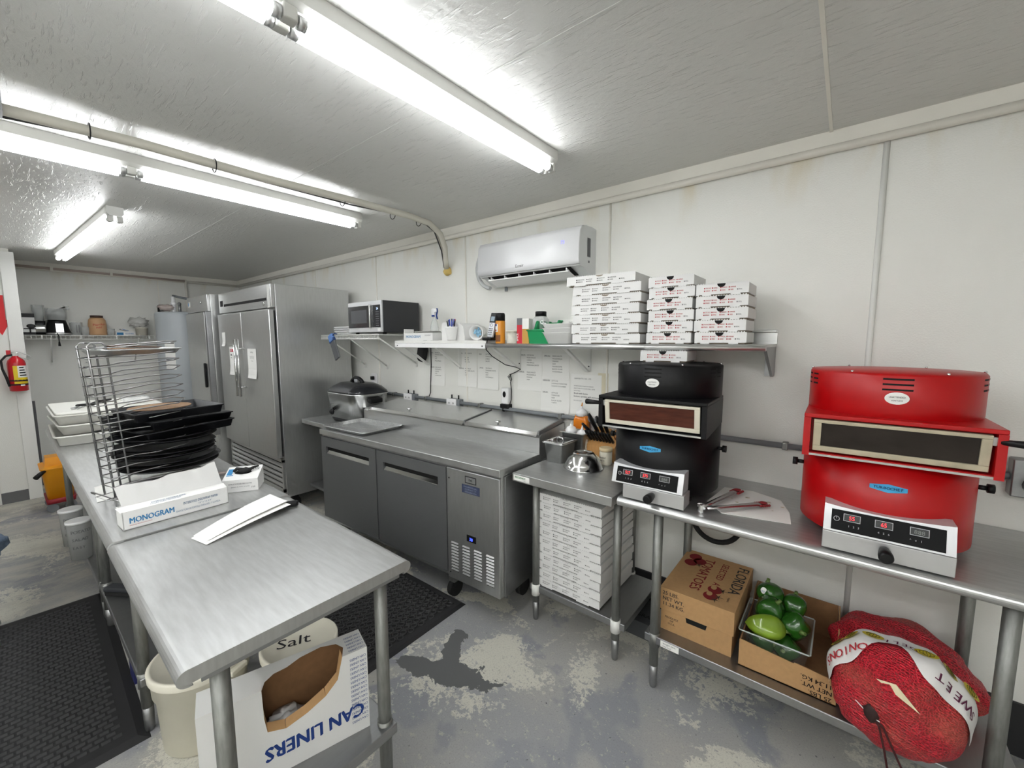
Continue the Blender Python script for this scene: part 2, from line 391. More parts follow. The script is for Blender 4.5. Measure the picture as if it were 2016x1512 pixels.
# ---------------------------------------------------------------- pipe bundle under the ceiling
LAG = mat('insulated_line_cream', (205, 202, 190), .6)
t = thing('pipe_bundle', 'cream insulated pipe strapped across the ceiling beside the long strip light', 'pipe', (-2.44, -1.5, ZC))
run = [(-2.47, -3.6, 2.455), (-2.47, -2.3, 2.452), (-2.455, -1.9, 2.462), (-2.45, -1.4, 2.458), (-2.43, -.9, 2.465), (-2.41, -.5, 2.462), (-2.41, -.32, 2.45), (-2.43, -.2, 2.40), (-2.47, -.12, 2.32), (-2.52, -.07, 2.24), (-2.555, -.03, 2.185)]
MB(LAG).tube(run, .021, 10).build('insulated_pipe', t)
run2 = [(x-.03, y, z-.008-(.012*sin(i*2.1))) for i, (x, y, z) in enumerate(run[:7])]+[(-2.44, -.25, 2.41), (-2.5, -.13, 2.30), (-2.56, -.05, 2.19)]
MB(mat('thin_cable_grey', (70, 70, 70), .5)).tube(run2, .005, 6).build('cable', t)
MB(LAG).tube([(x-.035, y, z-.001) for x, y, z in run[:7]]+[(-2.45, -.24, 2.42), (-2.5, -.12, 2.31), (-2.57, -.04, 2.19)], .008, 6).build('cable', t)
for y in (-2.05, -1.62, -.96, -.6, -.38): MB(BLACKP).tube(arc((-2.455, y, 2.455), .03, 0, 2*pi, 14, 'xz')[:-1], .0025, 5, closed=True).build('cable_tie', t)
MB(STEELD).box(-2.50, -2.41, -2.30, -2.275, 2.43, 2.4995).build('strap', t)
MB(mat('expanding_foam', (214, 186, 112), .9)).ball((-2.56, -.012, 2.166), .036, 12, 8, lambda d: 1+.12*sin(5*d.x+3*d.z)).build('foam_seal', t)
t = thing('copper_pipe', 'painted pinkish pipe running under the alcove cornice', 'pipe', (XL+.03, -1.4, 2.4))
CP = mat('pinkish_pipe', (188, 172, 164), .5)
MB(CP).tube([(XL+.04, PY+.02, 2.44), (XL+.04, -.66, 2.43)], .014, 8).build('pipe_run', t)
MB(TRIM).tube([(XL+.04, -.655, 2.45), (XL+.04, -.655, 1.75)], .014, 8).build('riser', t)
for y in (-1.9, -1.4): MB(TRIM).box(XL, XL+.06, y-.012, y+.012, 2.41, 2.46).build('clamp', t)
# ---------------------------------------------------------------- large fridge
t = thing('refrigerator', 'tall stainless two door refrigerator with papers on its doors', 'refrigerator', (-4.655, -.45, 0))
x0, x1, yf, yb, zb, zt = -5.34, -3.97, -.78, -.08, .15, 2.11
MB(STEELZ).box(x0, x1, yf, yb, zb, zt, .004).build('cabinet', t)
m = MB(STEEL).box(x0+.004, x1-.004, yf-.035, yf-.0005, 1.90, zt-.002, .004)
m.use(DARKV).box(x0+.16, x1-.10, yf-.0365, yf-.035, 1.965, 1.99)
m.use(CHROME).lathe([(.016, 0), (.02, .004), (.012, .006)], M=frame((x1-.16, yf-.035, 1.94), 0, pi/2), seg=14)
m.use(DARKV).box(x0+.05, x0+.13, yf-.037, yf-.035, 1.97, 2.03)
hp = m.build('header_panel', t)
MB(WHITE).box(x1-.075, x1-.055, yf-.0362, yf-.035, 1.9, zt-.01).box(x1-.045, x1-.03, yf-.0362, yf-.035, 1.9, zt-.01).build('trim_strip', hp)
for a, b, hx in ((x0+.012, -4.657, -4.70), (-4.653, x1-.012, -4.615)):
    d = MB(STEELZ).box(a, b, yf-.058, yf-.014, .53, 1.885, .006).build('door', t)
    MB(BLACKR).box(a+.012, b-.012, yf-.014, yf-.0005, .54, 1.875).build('gasket', d)
    h = MB(CHROME).tube([(hx, yf-.115, 1.06), (hx, yf-.115, 1.62)], .011, 10)
    for z in (1.15, 1.53): h.tube([(hx, yf-.115, z), (hx, yf-.058, z)], .008, 8)
    h.build('handle', d)
m = MB(STEEL).box(x0+.005, x1-.005, yf-.02, yf-.0005, .20, .235).box(x0+.005, x1-.005, yf-.02, yf-.0005, .485, .515).box(x0+.005, x0+.03, yf-.02, yf-.0005, .2, .51).box(x1-.03, x1-.005, yf-.02, yf-.0005, .2, .51)
for i in range(5):
    z = .245+i*.048
    m.hexa([(x0+.03, yf-.019, z), (x1-.03, yf-.019, z), (x1-.03, yf-.004, z+.012), (x0+.03, yf-.004, z+.012), (x0+.03, yf-.019, z+.016), (x1-.03, yf-.019, z+.016), (x1-.03, yf-.004, z+.028), (x0+.03, yf-.004, z+.028)])
m.use(DARKV).box(x0+.03, x1-.03, yf-.003, yf-.0004, .235, .485)
m.build('louvred_grille', t)
for x in (x0+.12, x1-.12):
    for y in (yf+.12, yb-.12): MB(BLACKR).tube([(x-.015, y, .05), (x+.015, y, .05)], .05, 14).box(x-.02, x+.02, y-.025, y+.025, .09, .151).build('caster', t)
def sheet(name, label, cat, o, right, w, h, draw=None, group=None, curl=.012, mats=PAPER):
    """a taped sheet with a slight curl at the bottom; origin bottom left"""
    right = V(right).normalized(); up = V((0, 0, 1)); n = right.cross(up); o = V(o); m = MB(mats); pr = None
    th = .0006
    rows = [(0, curl), (.12, curl*.5), (.3, curl*.12), (.6, .001), (1, .0008)]
    front = [[o+right*(w*a)+up*(h*f)+n*(c+.0012) for a in (0, 1)] for f, c in rows]
    back = [[p-n*th for p in r] for r in front]
    rings = [[f[0], f[1], b[1], b[0]] for f, b in zip(front, back)]
    m.loft(rings, smooth=False)
    if draw: draw(m, o+n*.0016, right, up, w, h)
    return one(name, m, label, cat, o, group)
FR = (1, 0, 0)
def d_logo(m, o, r, u, w, h):
    m.use(mat('magnet_red', (190, 40, 70), .7)).rect(o+r*.02+u*(h*.82), r, u, w-.04, h*.10)
    m.use(PAPER).text('PARTS', .022, o+r*.03+u*(h*.845), r, u, bold=True, off=.0012)
    for i in range(5):
        for j in range(2): m.use(INKG).rect(o+r*(.03+j*.09)+u*(h*(.68-i*.125)), r, u, .035-.01*j, .018).use(INKG).text('size', .012, o+r*(.07+j*.09)+u*(h*(.68-i*.125)), r, u)
def d_letter(m, o, r, u, w, h):
    m.use(INK).text('NOTICE', .017, o+r*(w/2)+u*(h*.86), r, u, 'C', True)
    for i in range(3): m.use(INKG).text(('please keep the doors', 'closed at all times and', 'label every container')[i], .0115, o+r*(w/2)+u*(h*(.74-.04*i)), r, u, 'C')
    m.text('thank you', .012, o+r*(w/2)+u*(h*.58), r, u, 'C', True)
    for i in range(6): m.rect(o+r*.02+u*(h*(.45-i*.055)), r, u, w*.5, .0015)
yd = yf-.0585
sheet('taped_note', 'small blank white note taped high on the left refrigerator door', 'paper', (-5.22, yd, 1.55), FR, .095, .145)
sheet('parts_sheet', 'white sheet with red heading taped on the left refrigerator door', 'paper', (-5.03, yd, 1.255), FR, .205, .29, d_logo)
sheet('notice_sheet', 'white typed sheet taped on the right refrigerator door', 'paper', (-4.53, yd, 1.245), FR, .21, .285, d_letter)
# ---------------------------------------------------------------- small fridge
t = thing('refrigerator', 'narrow single door stainless refrigerator beside the grey water heater', 'refrigerator', (-5.8, -.5, 0))
x0, x1, yf = -6.17, -5.415, -.87
MB(STEELZ).box(x0, x1, yf, -.1, .15, 2.115, .004).build('cabinet', t)
m = MB(STEEL).box(x0+.004, x1-.004, yf-.03, yf-.0005, 1.93, 2.11, .004)
m.use(WHITE).box(x0+.05, x0+.13, yf-.0315, yf-.03, 2.0, 2.06); m.use(INKB).box(x0+.06, x0+.09, yf-.032, yf-.0315, 2.01, 2.05)
m.use(CHROME).lathe([(.012, 0), (.016, .006), (.008, .01)], M=frame((x1-.2, yf-.03, 2.03), 0, pi/2), seg=12)
m.build('header_panel', t)
d = MB(STEELZ).box(x0+.008, x1-.06, yf-.052, yf-.01, .58, 1.92, .006).build('door', t)
MB(BLACKR).box(x0+.02, x1-.07, yf-.01, yf-.0005, .59, 1.91).build('gasket', d)
MB(BLACKP).box(x1-.13, x1-.10, yf-.075, yf-.052, 1.09, 1.36, .006).build('handle', d)
MB(STEELD).box(x1-.058, x1-.002, yf-.05, yf-.0005, .56, 1.925, .003).build('side_post', t)
m = MB(STEEL).box(x0+.005, x1-.09, yf-.02, yf-.0005, .17, .2).box(x0+.005, x1-.09, yf-.02, yf-.0005, .53, .56).box(x1-.09, x1-.002, yf-.022, yf-.0005, .17, .56)
for i in range(6):
    z = .205+i*.053
    m.hexa([(x0+.01, yf-.019, z), (x1-.09, yf-.019, z), (x1-.09, yf-.004, z+.012), (x0+.01, yf-.004, z+.012), (x0+.01, yf-.019, z+.018), (x1-.09, yf-.019, z+.018), (x1-.09, yf-.004, z+.03), (x0+.01, yf-.004, z+.03)])
m.use(DARKV).box(x0+.01, x1-.09, yf-.003, yf-.0004, .2, .53)
m.build('louvred_grille', t)
for x in (x0+.1, x1-.1):
    for y in (yf+.1, -.2): MB(BLACKR).tube([(x-.015, y, .05), (x+.015, y, .05)], .05, 14).box(x-.02, x+.02, y-.025, y+.025, .09, .151).build('caster', t)
# ---------------------------------------------------------------- water heater
t = thing('water_heater', 'pale grey cylindrical water heater in the alcove corner', 'water heater', (-6.75, -.82, 0))
MB(mat('heater_grey', (176, 182, 186), .4)).lathe([(.26, 0), (.28, .02), (.28, 1.94), (.27, 1.965), (.02, 1.985)], (-6.75, -.82, .0), 36).build('tank', t)
MB(WPLAST).tube([(-6.62, -.93, 1.96), (-6.62, -.93, 2.16)], .022, 10).tube([(-6.62, -.93, 2.05), (-6.62, -.93, 2.09)], .03, 10).build('inlet_pipe', t)
MB(GREYP).tube([(-6.62, -.93, 2.17), (-6.5, -.86, 2.14), (-6.32, -.76, 2.11), (-6.22, -.6, 2.10)], .014, 8).build('flexible_line', t)
MB(STEELD).tube([(-6.58, -.88, 1.96), (-6.58, -.88, 2.06)], .016, 8).ball((-6.58, -.88, 2.07), .02).build('relief_valve', t)
m = MB(PAPER)
for i, (z0, z1) in enumerate(((1.49, 1.585), (1.39, 1.47), (1.25, 1.38))):
    q = []
    for zz in (z0, z1):
        q.append([(-6.75+.2812*cos(a), -.82+.2812*sin(a), zz) for a in [R(-58+6*k) for k in range(5)]])
    m.use(PAPER); m.loft(q, False, False)
    m.use(INK); m.loft([[(-6.75+.2818*cos(a), -.82+.2818*sin(a), z1-.012+dz) for a in [R(-57+5.5*k) for k in range(5)]] for dz in (0, .01)], False, False)
m.build('rating_label', t)
MB(BLACKP).tube([(-6.93, -1.02, 1.87), (-6.925, -1.02, 2.06)], .014, 8).tube([(-6.925, -1.02, 1.99), (-6.72, -.98, 1.99)], .006, 6).build('bracket_arm', t)
# ---------------------------------------------------------------- wire shelf in the alcove
WWIRE = mat('white_coated_wire', (222, 222, 218), .4)
def wire_shelf(label, corners, z, lip, n, axis, arms, pitch):
    """corners (x0,x1,y0,y1); axis = the long direction"""
    x0, x1, y0, y1 = corners
    t = thing('wire_shelf', label, 'shelf', ((x0+x1)/2, (y0+y1)/2, z), 0)
    m = MB(WWIRE); r = .0028
    if axis == 'y':      # long in y, back at x0, front at x1
        for i in range(n+1):
            y = y0+(y1-y0)*i/n; m.tube([(x0, y, z), (x1, y, z), (x1+.002, y, z-lip)], r, 4)
        for x, dz in ((x0+.01, -.004), ((x0+x1)/2, -.004), (x1, 0), (x1+.002, -lip)): m.tube([(x, y0, z+dz), (x, y1, z+dz)], .0042, 6)
        for i in range(4): 
            y = y0+.15+(y1-y0-.2)*i/3; m.box(x1-.002, x1+.006, y-.006, y+.006, z-lip, z)
    else:                # long in x, back at y1, front at y0
        for i in range(n+1):
            x = x0+(x1-x0)*i/n; m.tube([(x, y1, z), (x, y0, z), (x, y0-.002, z-lip)], r, 4)
        for y, dz in ((y1-.01, -.004), ((y0+y1)/2, -.004), (y0, 0), (y0-.002, -lip)): m.tube([(x0, y, z+dz), (x1, y, z+dz)], .0042, 6)
    m.build('wire_deck', t)
    for a, b in arms: MB(WWIRE).tube([a, b], .007, 6).box(b[0]-.008, b[0]+.008, b[1]-.008, b[1]+.008, b[2]-.03, b[2]+.02).build('support_arm', t)
    return t
zs = 1.672
wire_shelf('white wire shelf high on the alcove wall holding kitchen appliances', (XL+.01, -6.88, -2.20, -1.10), zs, .042, 30, 'y', [((-6.9, -1.98, zs-.03), (XL+.012, -1.98, 1.36)), ((-6.9, -1.25, zs-.03), (XL+.012, -1.25, 1.36))], .03)
zs += .004
# things standing on it (seen from +x)
t = thing('appliance_box', 'black and white appliance carton with a fan picture on the alcove shelf', 'box', (-7.05, -2.14, zs))
MB(CARD).box(-7.14, -6.96, -2.2, -2.085, zs, zs+.19).build('carton', t)
m = MB(BLACKP).box(-7.142, -6.958, -2.202, -2.083, zs+.19, zs+.232).rect((-6.9595, -2.2, zs), (0, 1, 0), (0, 0, 1), .115, .03).rect((-6.9595, -2.17, zs+.06), (0, 1, 0), (0, 0, 1), .09, .012).rect((-6.9595, -2.13, zs+.02), (0, 1, 0), (0, 0, 1), .012, .08)
m.ball((-6.959, -2.115, zs+.095), .03, 10, 6, None, (.04, 1.2, .8)); m.build('printed_lid', t)
t = thing('blender', 'small blender with clear jar beside the food processor', 'blender', (-7.02, -2.04, zs))
MB(BLACKP).rloft([(zs, .05, .045, .02), (zs+.10, .042, .04, .02), (zs+.155, .05, .048, .02)], (-7.03, -2.05)).build('motor_base', t)
MB(STEEL).rloft([(zs+.03, .02, .0465, .012), (zs+.11, .02, .0465, .012)], (-6.998, -2.05)).build('front_plate', t)
MB(CLEAR).lathe([(.04, .155), (.052, .33), (.049, .33), (.037, .16)], (-7.03, -2.05, zs), 18).build('jar', t)
t = thing('food_processor', 'black and steel food processor with clear bowl on the alcove shelf', 'food processor', (-7.03, -1.90, zs))
m = MB(BLACKP).lathe([(.105, 0), (.105, .02), (.09, .08), (.075, .15), (.07, .17)], (-7.03, -1.915, zs), 28); m.build('motor_base', t)
MB(STEEL).lathe([(.1065, .008), (.1065, .024)], (-7.03, -1.915, zs), 28, False).rect((-6.928, -1.935, zs+.03), (0, 1, 0), (-.2, 0, 1), .06, .10).build('steel_trim', t)
MB(CLEAR).lathe([(.085, .17), (.088, .30), (.085, .30), (.082, .173)], (-7.03, -1.915, zs), 24).build('bowl', t)
m = MB(BLACKP).lathe([(.05, .18), (.045, .22), (.02, .24)], (-7.03, -1.94, zs), 16).tube([(-7.03, -1.95, zs+.25), (-7.02, -1.9, zs+.29), (-7.0, -1.84, zs+.32)], .008, 6); m.build('blade', t)
MB(CLEAR).tube([(-7.05, -1.83, zs+.29), (-7.05, -1.83, zs+.335)], .025, 12).build('feed_tube', t)
m = MB(BLACKP).tube([(-6.93, -1.93, zs+.02), (-6.87, -1.925, zs), (-6.868, -1.925, zs-.09)], .005, 6).tube([(-6.868, -1.925, zs-.08), (-6.868, -1.925, zs-.125)], [.007, .012], 8); m.build('power_cord', t)
t = thing('measuring_jug', 'clear plastic measuring jug beside the food processor', 'jug', (-7.05, -1.77, zs))
MB(CLEAR).lathe([(.045, 0), (.058, .15), (.0555, .15), (.0425, .004)], (-7.05, -1.765, zs), 20).build('jug', t)
MB(INKG).rect((-6.995, -1.77, zs+.03), (0, 1, 0), (0, 0, 1), .006, .09).rect((-6.995, -1.75, zs+.03), (0, 1, 0), (0, 0, 1), .006, .09).build('scale_mark', t)
one('clear_tub', MB(CLEAR).lathe([(.04, 0), (.045, .10), (.0425, .10), (.0375, .004)], (-7.05, -1.695, zs), 18), 'low clear tub between jug and tan jar on the alcove shelf', 'tub', (-7.05, -1.695, zs))
t = thing('spice_jar', 'large tan jar with dark lid and red script on the alcove shelf', 'jar', (-7.05, -1.585, zs))
MB(mat('tan_contents', (201, 160, 120), .45)).lathe([(.07, 0), (.08, .015), (.082, .13), (.075, .185), (.055, .21)], (-7.05, -1.587, zs), 28).build('jar', t)
MB(mat('brown_lid', (70, 50, 42), .5)).lathe([(.057, .21), (.057, .236)], (-7.05, -1.587, zs), 24).build('lid', t)
MB(INKR).text('Paprika', .035, (-6.966, -1.635, zs+.11), (0, 1, .12), (0, 0, 1)).text('mild', .03, (-6.966, -1.61, zs+.08), (0, 1, .12), (0, 0, 1)).build('script_label', t)
one('clear_tub', MB(CLEAR).lathe([(.035, 0), (.04, .08), (.0375, .08), (.033, .004)], (-7.06, -1.475, zs), 18), 'small clear tub right of the tan jar', 'tub', (-7.06, -1.475, zs))
t = thing('glove_box', 'white and blue carton lying flat on the alcove shelf', 'box', (-7.03, -1.36, zs))
MB(CARD).box(-7.12, -6.95, -1.44, -1.27, zs, zs+.05).build('carton', t)
MB(INKB).rect((-6.9494, -1.435, zs+.005), (0, 1, 0), (0, 0, 1), .06, .03).text('GLOVES', .022, (-6.9494, -1.36, zs+.015), (0, 1, 0), (0, 0, 1), bold=True).rect((-7.1, -1.43, zs+.0502), (0, 1, 0), (-1, 0, 0), .15, .05).build('blue_print', t)
one('open_carton', MB(CARD).box(-7.10, -6.97, -1.40, -1.26, zs+.051, zs+.058, M=MX.Translation((0, -1.33, zs+.05)) @ MX.Rotation(-.35, 4, 'X') @ MX.Translation((0, 1.33, -zs-.05))).use(INKB).rect((-6.97, -1.38, zs+.075), (0, 1, -.36), (0, .36, 1), .06, .006), 'tilted white card flap propped on the flat carton', 'carton', (-7.03, -1.33, zs))
one('plastic_tub', MB(CREAM).lathe([(.055, 0), (.062, .09), (.064, .09), (.064, .10), (.02, .105)], (-7.02, -1.19, zs), 22), 'cream lidded tub under the plastic bags on the alcove shelf', 'tub', (-7.02, -1.19, zs))
BAG = mat('crumpled_clear_bag', (214, 214, 210), .2, alpha=.55)
def crumple(d): return 1+.18*sin(9*d.x+4*d.z)+.14*sin(11*d.y-6*d.z)+.08*sin(23*d.z+17*d.x)
one('plastic_bag', MB(BAG).ball((-7.03, -1.21, zs+.165), .085, 20, 14, crumple, (.8, 1.1, .7)), 'crumpled clear plastic bag on top of the cream tub', 'bag', (-7.03, -1.21, zs+.15))
one('plastic_bag', MB(mat('pinkish_bag', (205, 190, 184), .3, alpha=.6)).ball((-6.62, -1.0, 2.02), .05, 18, 12, crumple, (1, 1.6, .7)), 'small pinkish plastic bag lying on the water heater', 'bag', (-6.62, -1.0, 2.0))
# ---------------------------------------------------------------- air conditioner
t = thing('air_conditioner', 'white wall mounted split air conditioner above the shelves', 'air conditioner', (-1.635, 0, 2.13))
xa, xb = -2.035, -1.235
prof = [(0, 2.275), (-.06, 2.28), (-.135, 2.275), (-.178, 2.262), (-.196, 2.235), (-.205, 2.16), (-.207, 2.08), (-.2, 2.045)]
low = [(-.196, 2.04), (-.15, 2.035), (-.085, 2.0), (-.03, 1.985), (0, 1.99)]
ACW = mat('air_conditioner_white', (240, 241, 243), .28)
ACG = mat('air_conditioner_side', (218, 220, 220), .35)
m = MB(ACG).prism([(xa+.003, y*.97, z) for y, z in prof+low], (xb-xa-.006, 0, 0)); m.build('body', t)
fp = [(-.12, 2.2785), (-.182, 2.265), (-.203, 2.235), (-.213, 2.16), (-.215, 2.08), (-.209, 2.048)]
m = MB(ACW).loft([[(x, y, z) for y, z in fp]+[(x, y+.008, z) for y, z in fp[::-1]] for x in (xa, xb)], True, True, True)
m.build('front_panel', t)
m = MB(mat('badge_grey', (90, 92, 98), .4)).text('Ecoair', .026, (-1.70, -.2145, 2.072), (1, 0, 0), (0, .02, 1), bold=True); m.build('badge', t)
m = MB(mat('display_violet', (150, 150, 225), .4, emit=(150, 150, 235), es=.6)).text('73', .03, (-1.36, -.2125, 2.17), (1, 0, 0), (0, .02, 1), bold=True); m.build('display', t)
MB(DARKV).hexa([(xa+.07, -.188, 2.036), (xb-.07, -.188, 2.036), (xb-.07, -.092, 1.999), (xa+.07, -.092, 1.999), (xa+.07, -.186, 2.0385), (xb-.07, -.186, 2.0385), (xb-.07, -.09, 2.003), (xa+.07, -.09, 2.003)]).build('air_outlet', t)
m = MB(WPLAST).hexa([(xa+.08, -.192, 2.012), (xb-.08, -.192, 2.012), (xb-.08, -.10, 1.982), (xa+.08, -.10, 1.982), (xa+.08, -.192, 2.018), (xb-.08, -.192, 2.018), (xb-.08, -.10, 1.988), (xa+.08, -.10, 1.988)])
for i in range(6): m.box(xa+.1+i*.12, xa+.104+i*.12, -.19, -.15, 2.012, 2.036)
m.build('louvre', t)
MB(INKG).rect((xb-.0025, -.11, 2.10), (0, 1, 0), (0, 0, 1), .04, .11).rect((xb-.0025, -.095, 2.065), (0, 1, 0), (0, 0, 1), .014, .014).build('rating_label', t)
MB(mat('hose_grey', (188, 190, 190), .5)).tube(arc((-2.0, -.10, 2.12), .145, R(88), R(262), 14, 'xz'), .015, 8).build('side_hose', t)
MB(GREYP).tube([(-1.93, -.03, 1.955), (-1.93, -.03, 1.985)], .012, 8).build('drain_stub', t)
# ---------------------------------------------------------------- electrical conduit and outlets on the back wall
t = thing('conduit', 'grey electrical conduit running low along the back wall', 'conduit', (-1.5, -.03, 1.105))
MB(GREYP).tube([(-3.62, -.03, 1.1), (.50, -.03, 1.1)], .014, 10).build('pipe_run', t)
for x in (-3.32, -2.85, -2.2, -1.46, -.2): MB(GALV).box(x-.012, x+.012, -.0475, -.0005, 1.083, 1.117, .003).build('strap', t)
def outlet(x, z, label, grp=None, w=.115, h=.07, dy=.055, pins=True):
    t = thing('outlet_box', label, 'outlet', (x, -.02, z), 0, grp)
    MB(GREYP).box(x-w/2+.004, x+w/2+.03, -dy+.006, -.0005, z-h/2+.004, z+h/2-.002, .004).build('back_box', t)
    m = MB(WPLAST).box(x-w/2, x+w/2, -dy-.004, -dy+.006, z-h/2, z+h/2, .003)
    m.use(DARKV)
    for dx in (-.03, -.018, .018, .03): m.box(x+dx-.002, x+dx+.002, -dy-.0046, -dy-.004, z-.008, z+.006)
    m.build('cover_plate', t)
    if pins:
        for dx in (-.02, .06): MB(BLACKP).tube([(x+dx, -.03, z+h/2-.006), (x+dx, -.03, z+h/2+.03)], .006, 6).build('screw_stud', t)
outlet(-3.08, 1.092, 'white outlet on the wall conduit nearest the roaster'); outlet(-2.50, 1.095, 'white outlet on the wall conduit behind the long prep lid')
t = thing('outlet_box', 'small wall outlet with a black plug beside the refrigerator', 'outlet', (-3.67, 0, 1.2))
MB(WPLAST).box(-3.72, -3.63, -.012, -.0005, 1.15, 1.28, .003).build('cover_plate', t)
MB(BLACKP).box(-3.70, -3.665, -.04, -.012, 1.215, 1.25, .004).build('plug', t)
t = thing('outlet_box', 'grey outlet box on the conduit beside the roaster', 'outlet', (-3.5, -.03, 1.1))
MB(GALV).box(-3.60, -3.50, -.06, -.0005, 1.06, 1.14, .004).build('back_box', t); MB(BLACKP).tube([(-3.53, -.03, 1.14), (-3.53, -.03, 1.17)], .006, 6).build('screw_stud', t)
t = thing('outlet_box', 'dark outlet box on the wall right of the red oven', 'outlet', (.56, -.03, 1.1))
MB(STEELD).box(.50, .62, -.06, -.0005, 1.03, 1.17, .005).build('back_box', t)
MB(BLACKP).lathe([(.03, 0), (.026, .05), (.01, .06)], M=frame((.555, -.06, 1.08), 0, pi/2), seg=14).tube([(.555, -.11, 1.08), (.58, -.12, 1.0), (.60, -.08, .93)], .008, 8).build('plug', t)
t = thing('wifi_extender', 'white plug in device with black power lead on the back wall', 'extender', (-1.94, -.02, 1.19))
MB(WPLAST).box(-1.975, -1.905, -.045, -.0005, 1.135, 1.258, .012).build('housing', t)
MB(BLACKP).lathe([(.014, 0), (.014, .003)], M=frame((-1.94, -.045, 1.21), 0, pi/2), seg=16, sy=1.6).build('logo_button', t)
MB(BLACKP).box(-1.98, -1.90, -.05, -.0005, 1.105, 1.137, .005).tube([(-1.955, -.035, 1.11), (-1.96, -.03, 1.08), (-1.965, -.02, 1.045)], [.014, .01, .004], 8).build('power_adapter', t)
# ---------------------------------------------------------------- papers on the wall
LISTS = [['PIZZA SAUCE', 'MOZZARELLA', 'PEPPERONI', 'HAM', 'SALAMI', 'ONIONS', 'MOZZARELLA CHEESE'], ['LETTUCE', 'TOMATOES', 'BACON', 'CHEESE', 'BANANA PEPPERS']]
def wall_list(x0, x1, z0, z1, heads, label, seed):
    rnd = random.Random(seed)
    def dr(m, o, r, u, w, h):
        yy = h*.88
        for hd, its in heads:
            m.use(INK).text(hd, .0135, o+r*.015+u*yy, r, u, bold=True)
            for it in its:
                m.use(INK).text(it, .0125, o+r*(w*.38)+u*yy, r, u); yy -= .0175
            yy -= h*.12
    sheet('recipe_sheet', label, 'paper', (x0, -.0005, z0), (1, 0, 0), x1-x0, z1-z0, dr, 'typed recipe sheets taped to the back wall', .006)
A = ['MEATBALLS', 'MARINARA SAUCE', 'ROLL', 'HAM', 'MOZZARELLA']; B = ['PIZZA SAUCE', 'MOZZARELLA', 'ONIONS', 'HAM', 'MUSHROOMS', 'BLACK OLIVES', 'MOZZARELLA']
wall_list(-2.83, -2.63, 1.22, 1.535, [('SMALL:', A), ('MEDIUM:', B)], 'first recipe sheet from the left, narrow, under the white shelf', 1)
wall_list(-2.47, -2.255, 1.235, 1.535, [('SMALL:', ['PIZZA SAUCE', '', 'CHEESE', 'BACON', 'TOMATO']), ('MEDIUM:', A)], 'second recipe sheet from the left, touching the third', 2)
wall_list(-2.245, -2.03, 1.23, 1.53, [('SUB:', ['LETTUCE', 'TOMATOES', 'CHEESE', 'SALAMI']), ('LARGE:', A)], 'third recipe sheet from the left, crossed by the black phone lead', 3)
wall_list(-1.845, -1.635, 1.25, 1.53, [('MEDIUM:', ['PEPPERONI', 'PIZZA SAUCE', 'CHEESE']+A[:2]), ('LARGE:', B)], 'recipe sheet with handwriting at its top, right of the white extender', 4)
wall_list(-1.63, -1.415, 1.34, 1.515, [('SPECIAL:', B+['PEPPERS', 'BACON'])], 'upper of two overlapping recipe sheets left of the bracket', 5)
wall_list(-1.64, -1.413, 1.115, 1.355, [('GRINDER:', ['LETTUCE', '2 OUNCE TOMATOES', '3 SLICES CUCUMBER']), ('SALAD:', ['LETTUCE', 'TOMATOES', 'HAM', 'BLACK OLIVES', 'CHEESE'])], 'lower of two overlapping recipe sheets, reaching the conduit', 6)
def d_note(m, o, r, u, w, h):
    m.use(INK).text('HAM BUTTS: 350 - 375', .0125, o+r*.025+u*(h*.88), r, u)
    for i, s in enumerate(('WARM OVEN IN BACON GREASE', 'AND TURN TO COVER WELL, SLIDE', 'INTO TRAY', '', '', '', 'DO NOT SALT')):
        if s: m.text(s, .0095, o+r*.022+u*(h*.70-i*.016), r, u)
    for i, s in enumerate(('Brush with butter', 'bottom, sprinkle with parmesan')): m.text(s, .0145, o+r*.022+u*(h*.70-.05-i*.019), r, u, bold=True)
sheet('handwritten_note', 'note with bold handwriting taped to the wall beside the black oven', 'paper', (-1.40, -.0005, 1.12), (1, 0, 0), .22, .265, d_note, None, .006)
sheet('blank_sheet', 'blank yellowed sheet peeking out behind the handwritten note', 'paper', (-1.205, -.0001, 1.13), (1, 0, 0), .07, .27, None, None, .0005, mats=mat('aged_paper', (216, 209, 184), .8))
# ---------------------------------------------------------------- wall shelves above the prep unit
zs = 1.585
t = thing('steel_shelf', 'stainless wall shelf carrying the pizza box stacks', 'shelf', (-1.05, -.17, zs))
xa, xb = -1.84, -.262
m = MB(STEEL).box(xa, xb, -.345, -.001, zs-.012, zs).tube([(xa, -.345, zs-.014), (xb, -.345, zs-.014)], .0145, 12); m.build('shelf_board', t)
MB(STEEL).box(xa, xb, -.012, -.0006, zs, zs+.068).box(xa, xb, -.028, -.0125, zs+.055, zs+.068, .004).build('upstand', t)
MB(STEELD).prism([(xb-.004, -.32, zs-.012), (xb-.004, -.002, zs-.012), (xb-.004, -.002, zs-.155), (xb-.004, -.05, zs-.155)], (-.012, 0, 0)).box(xb-.045, xb-.004, -.012, -.002, zs-.155, zs-.012).build('bracket', t)
for x in (-1.27, -1.83):
    MB(WHITE).box(x-.014, x+.014, -.30, -.002, zs-.024, zs-.0125).box(x-.014, x+.014, -.006, -.0005, zs-.18, zs-.0125).hexa([(x-.012, -.30, zs-.03), (x+.012, -.30, zs-.03), (x+.012, -.03, zs-.18), (x-.012, -.03, zs-.18), (x-.012, -.285, zs-.0245), (x+.012, -.285, zs-.0245), (x+.012, -.006, zs-.18), (x-.012, -.006, zs-.18)]).use(DARKV).box(x-.004, x+.004, -.0075, -.006, zs-.15, zs-.142).build('bracket', t)
t = thing('painted_shelf', 'white painted wall shelf section between wire and steel shelves', 'shelf', (-2.34, -.17, zs))
xa, xb = -2.84, -1.845
zp = zs+.02
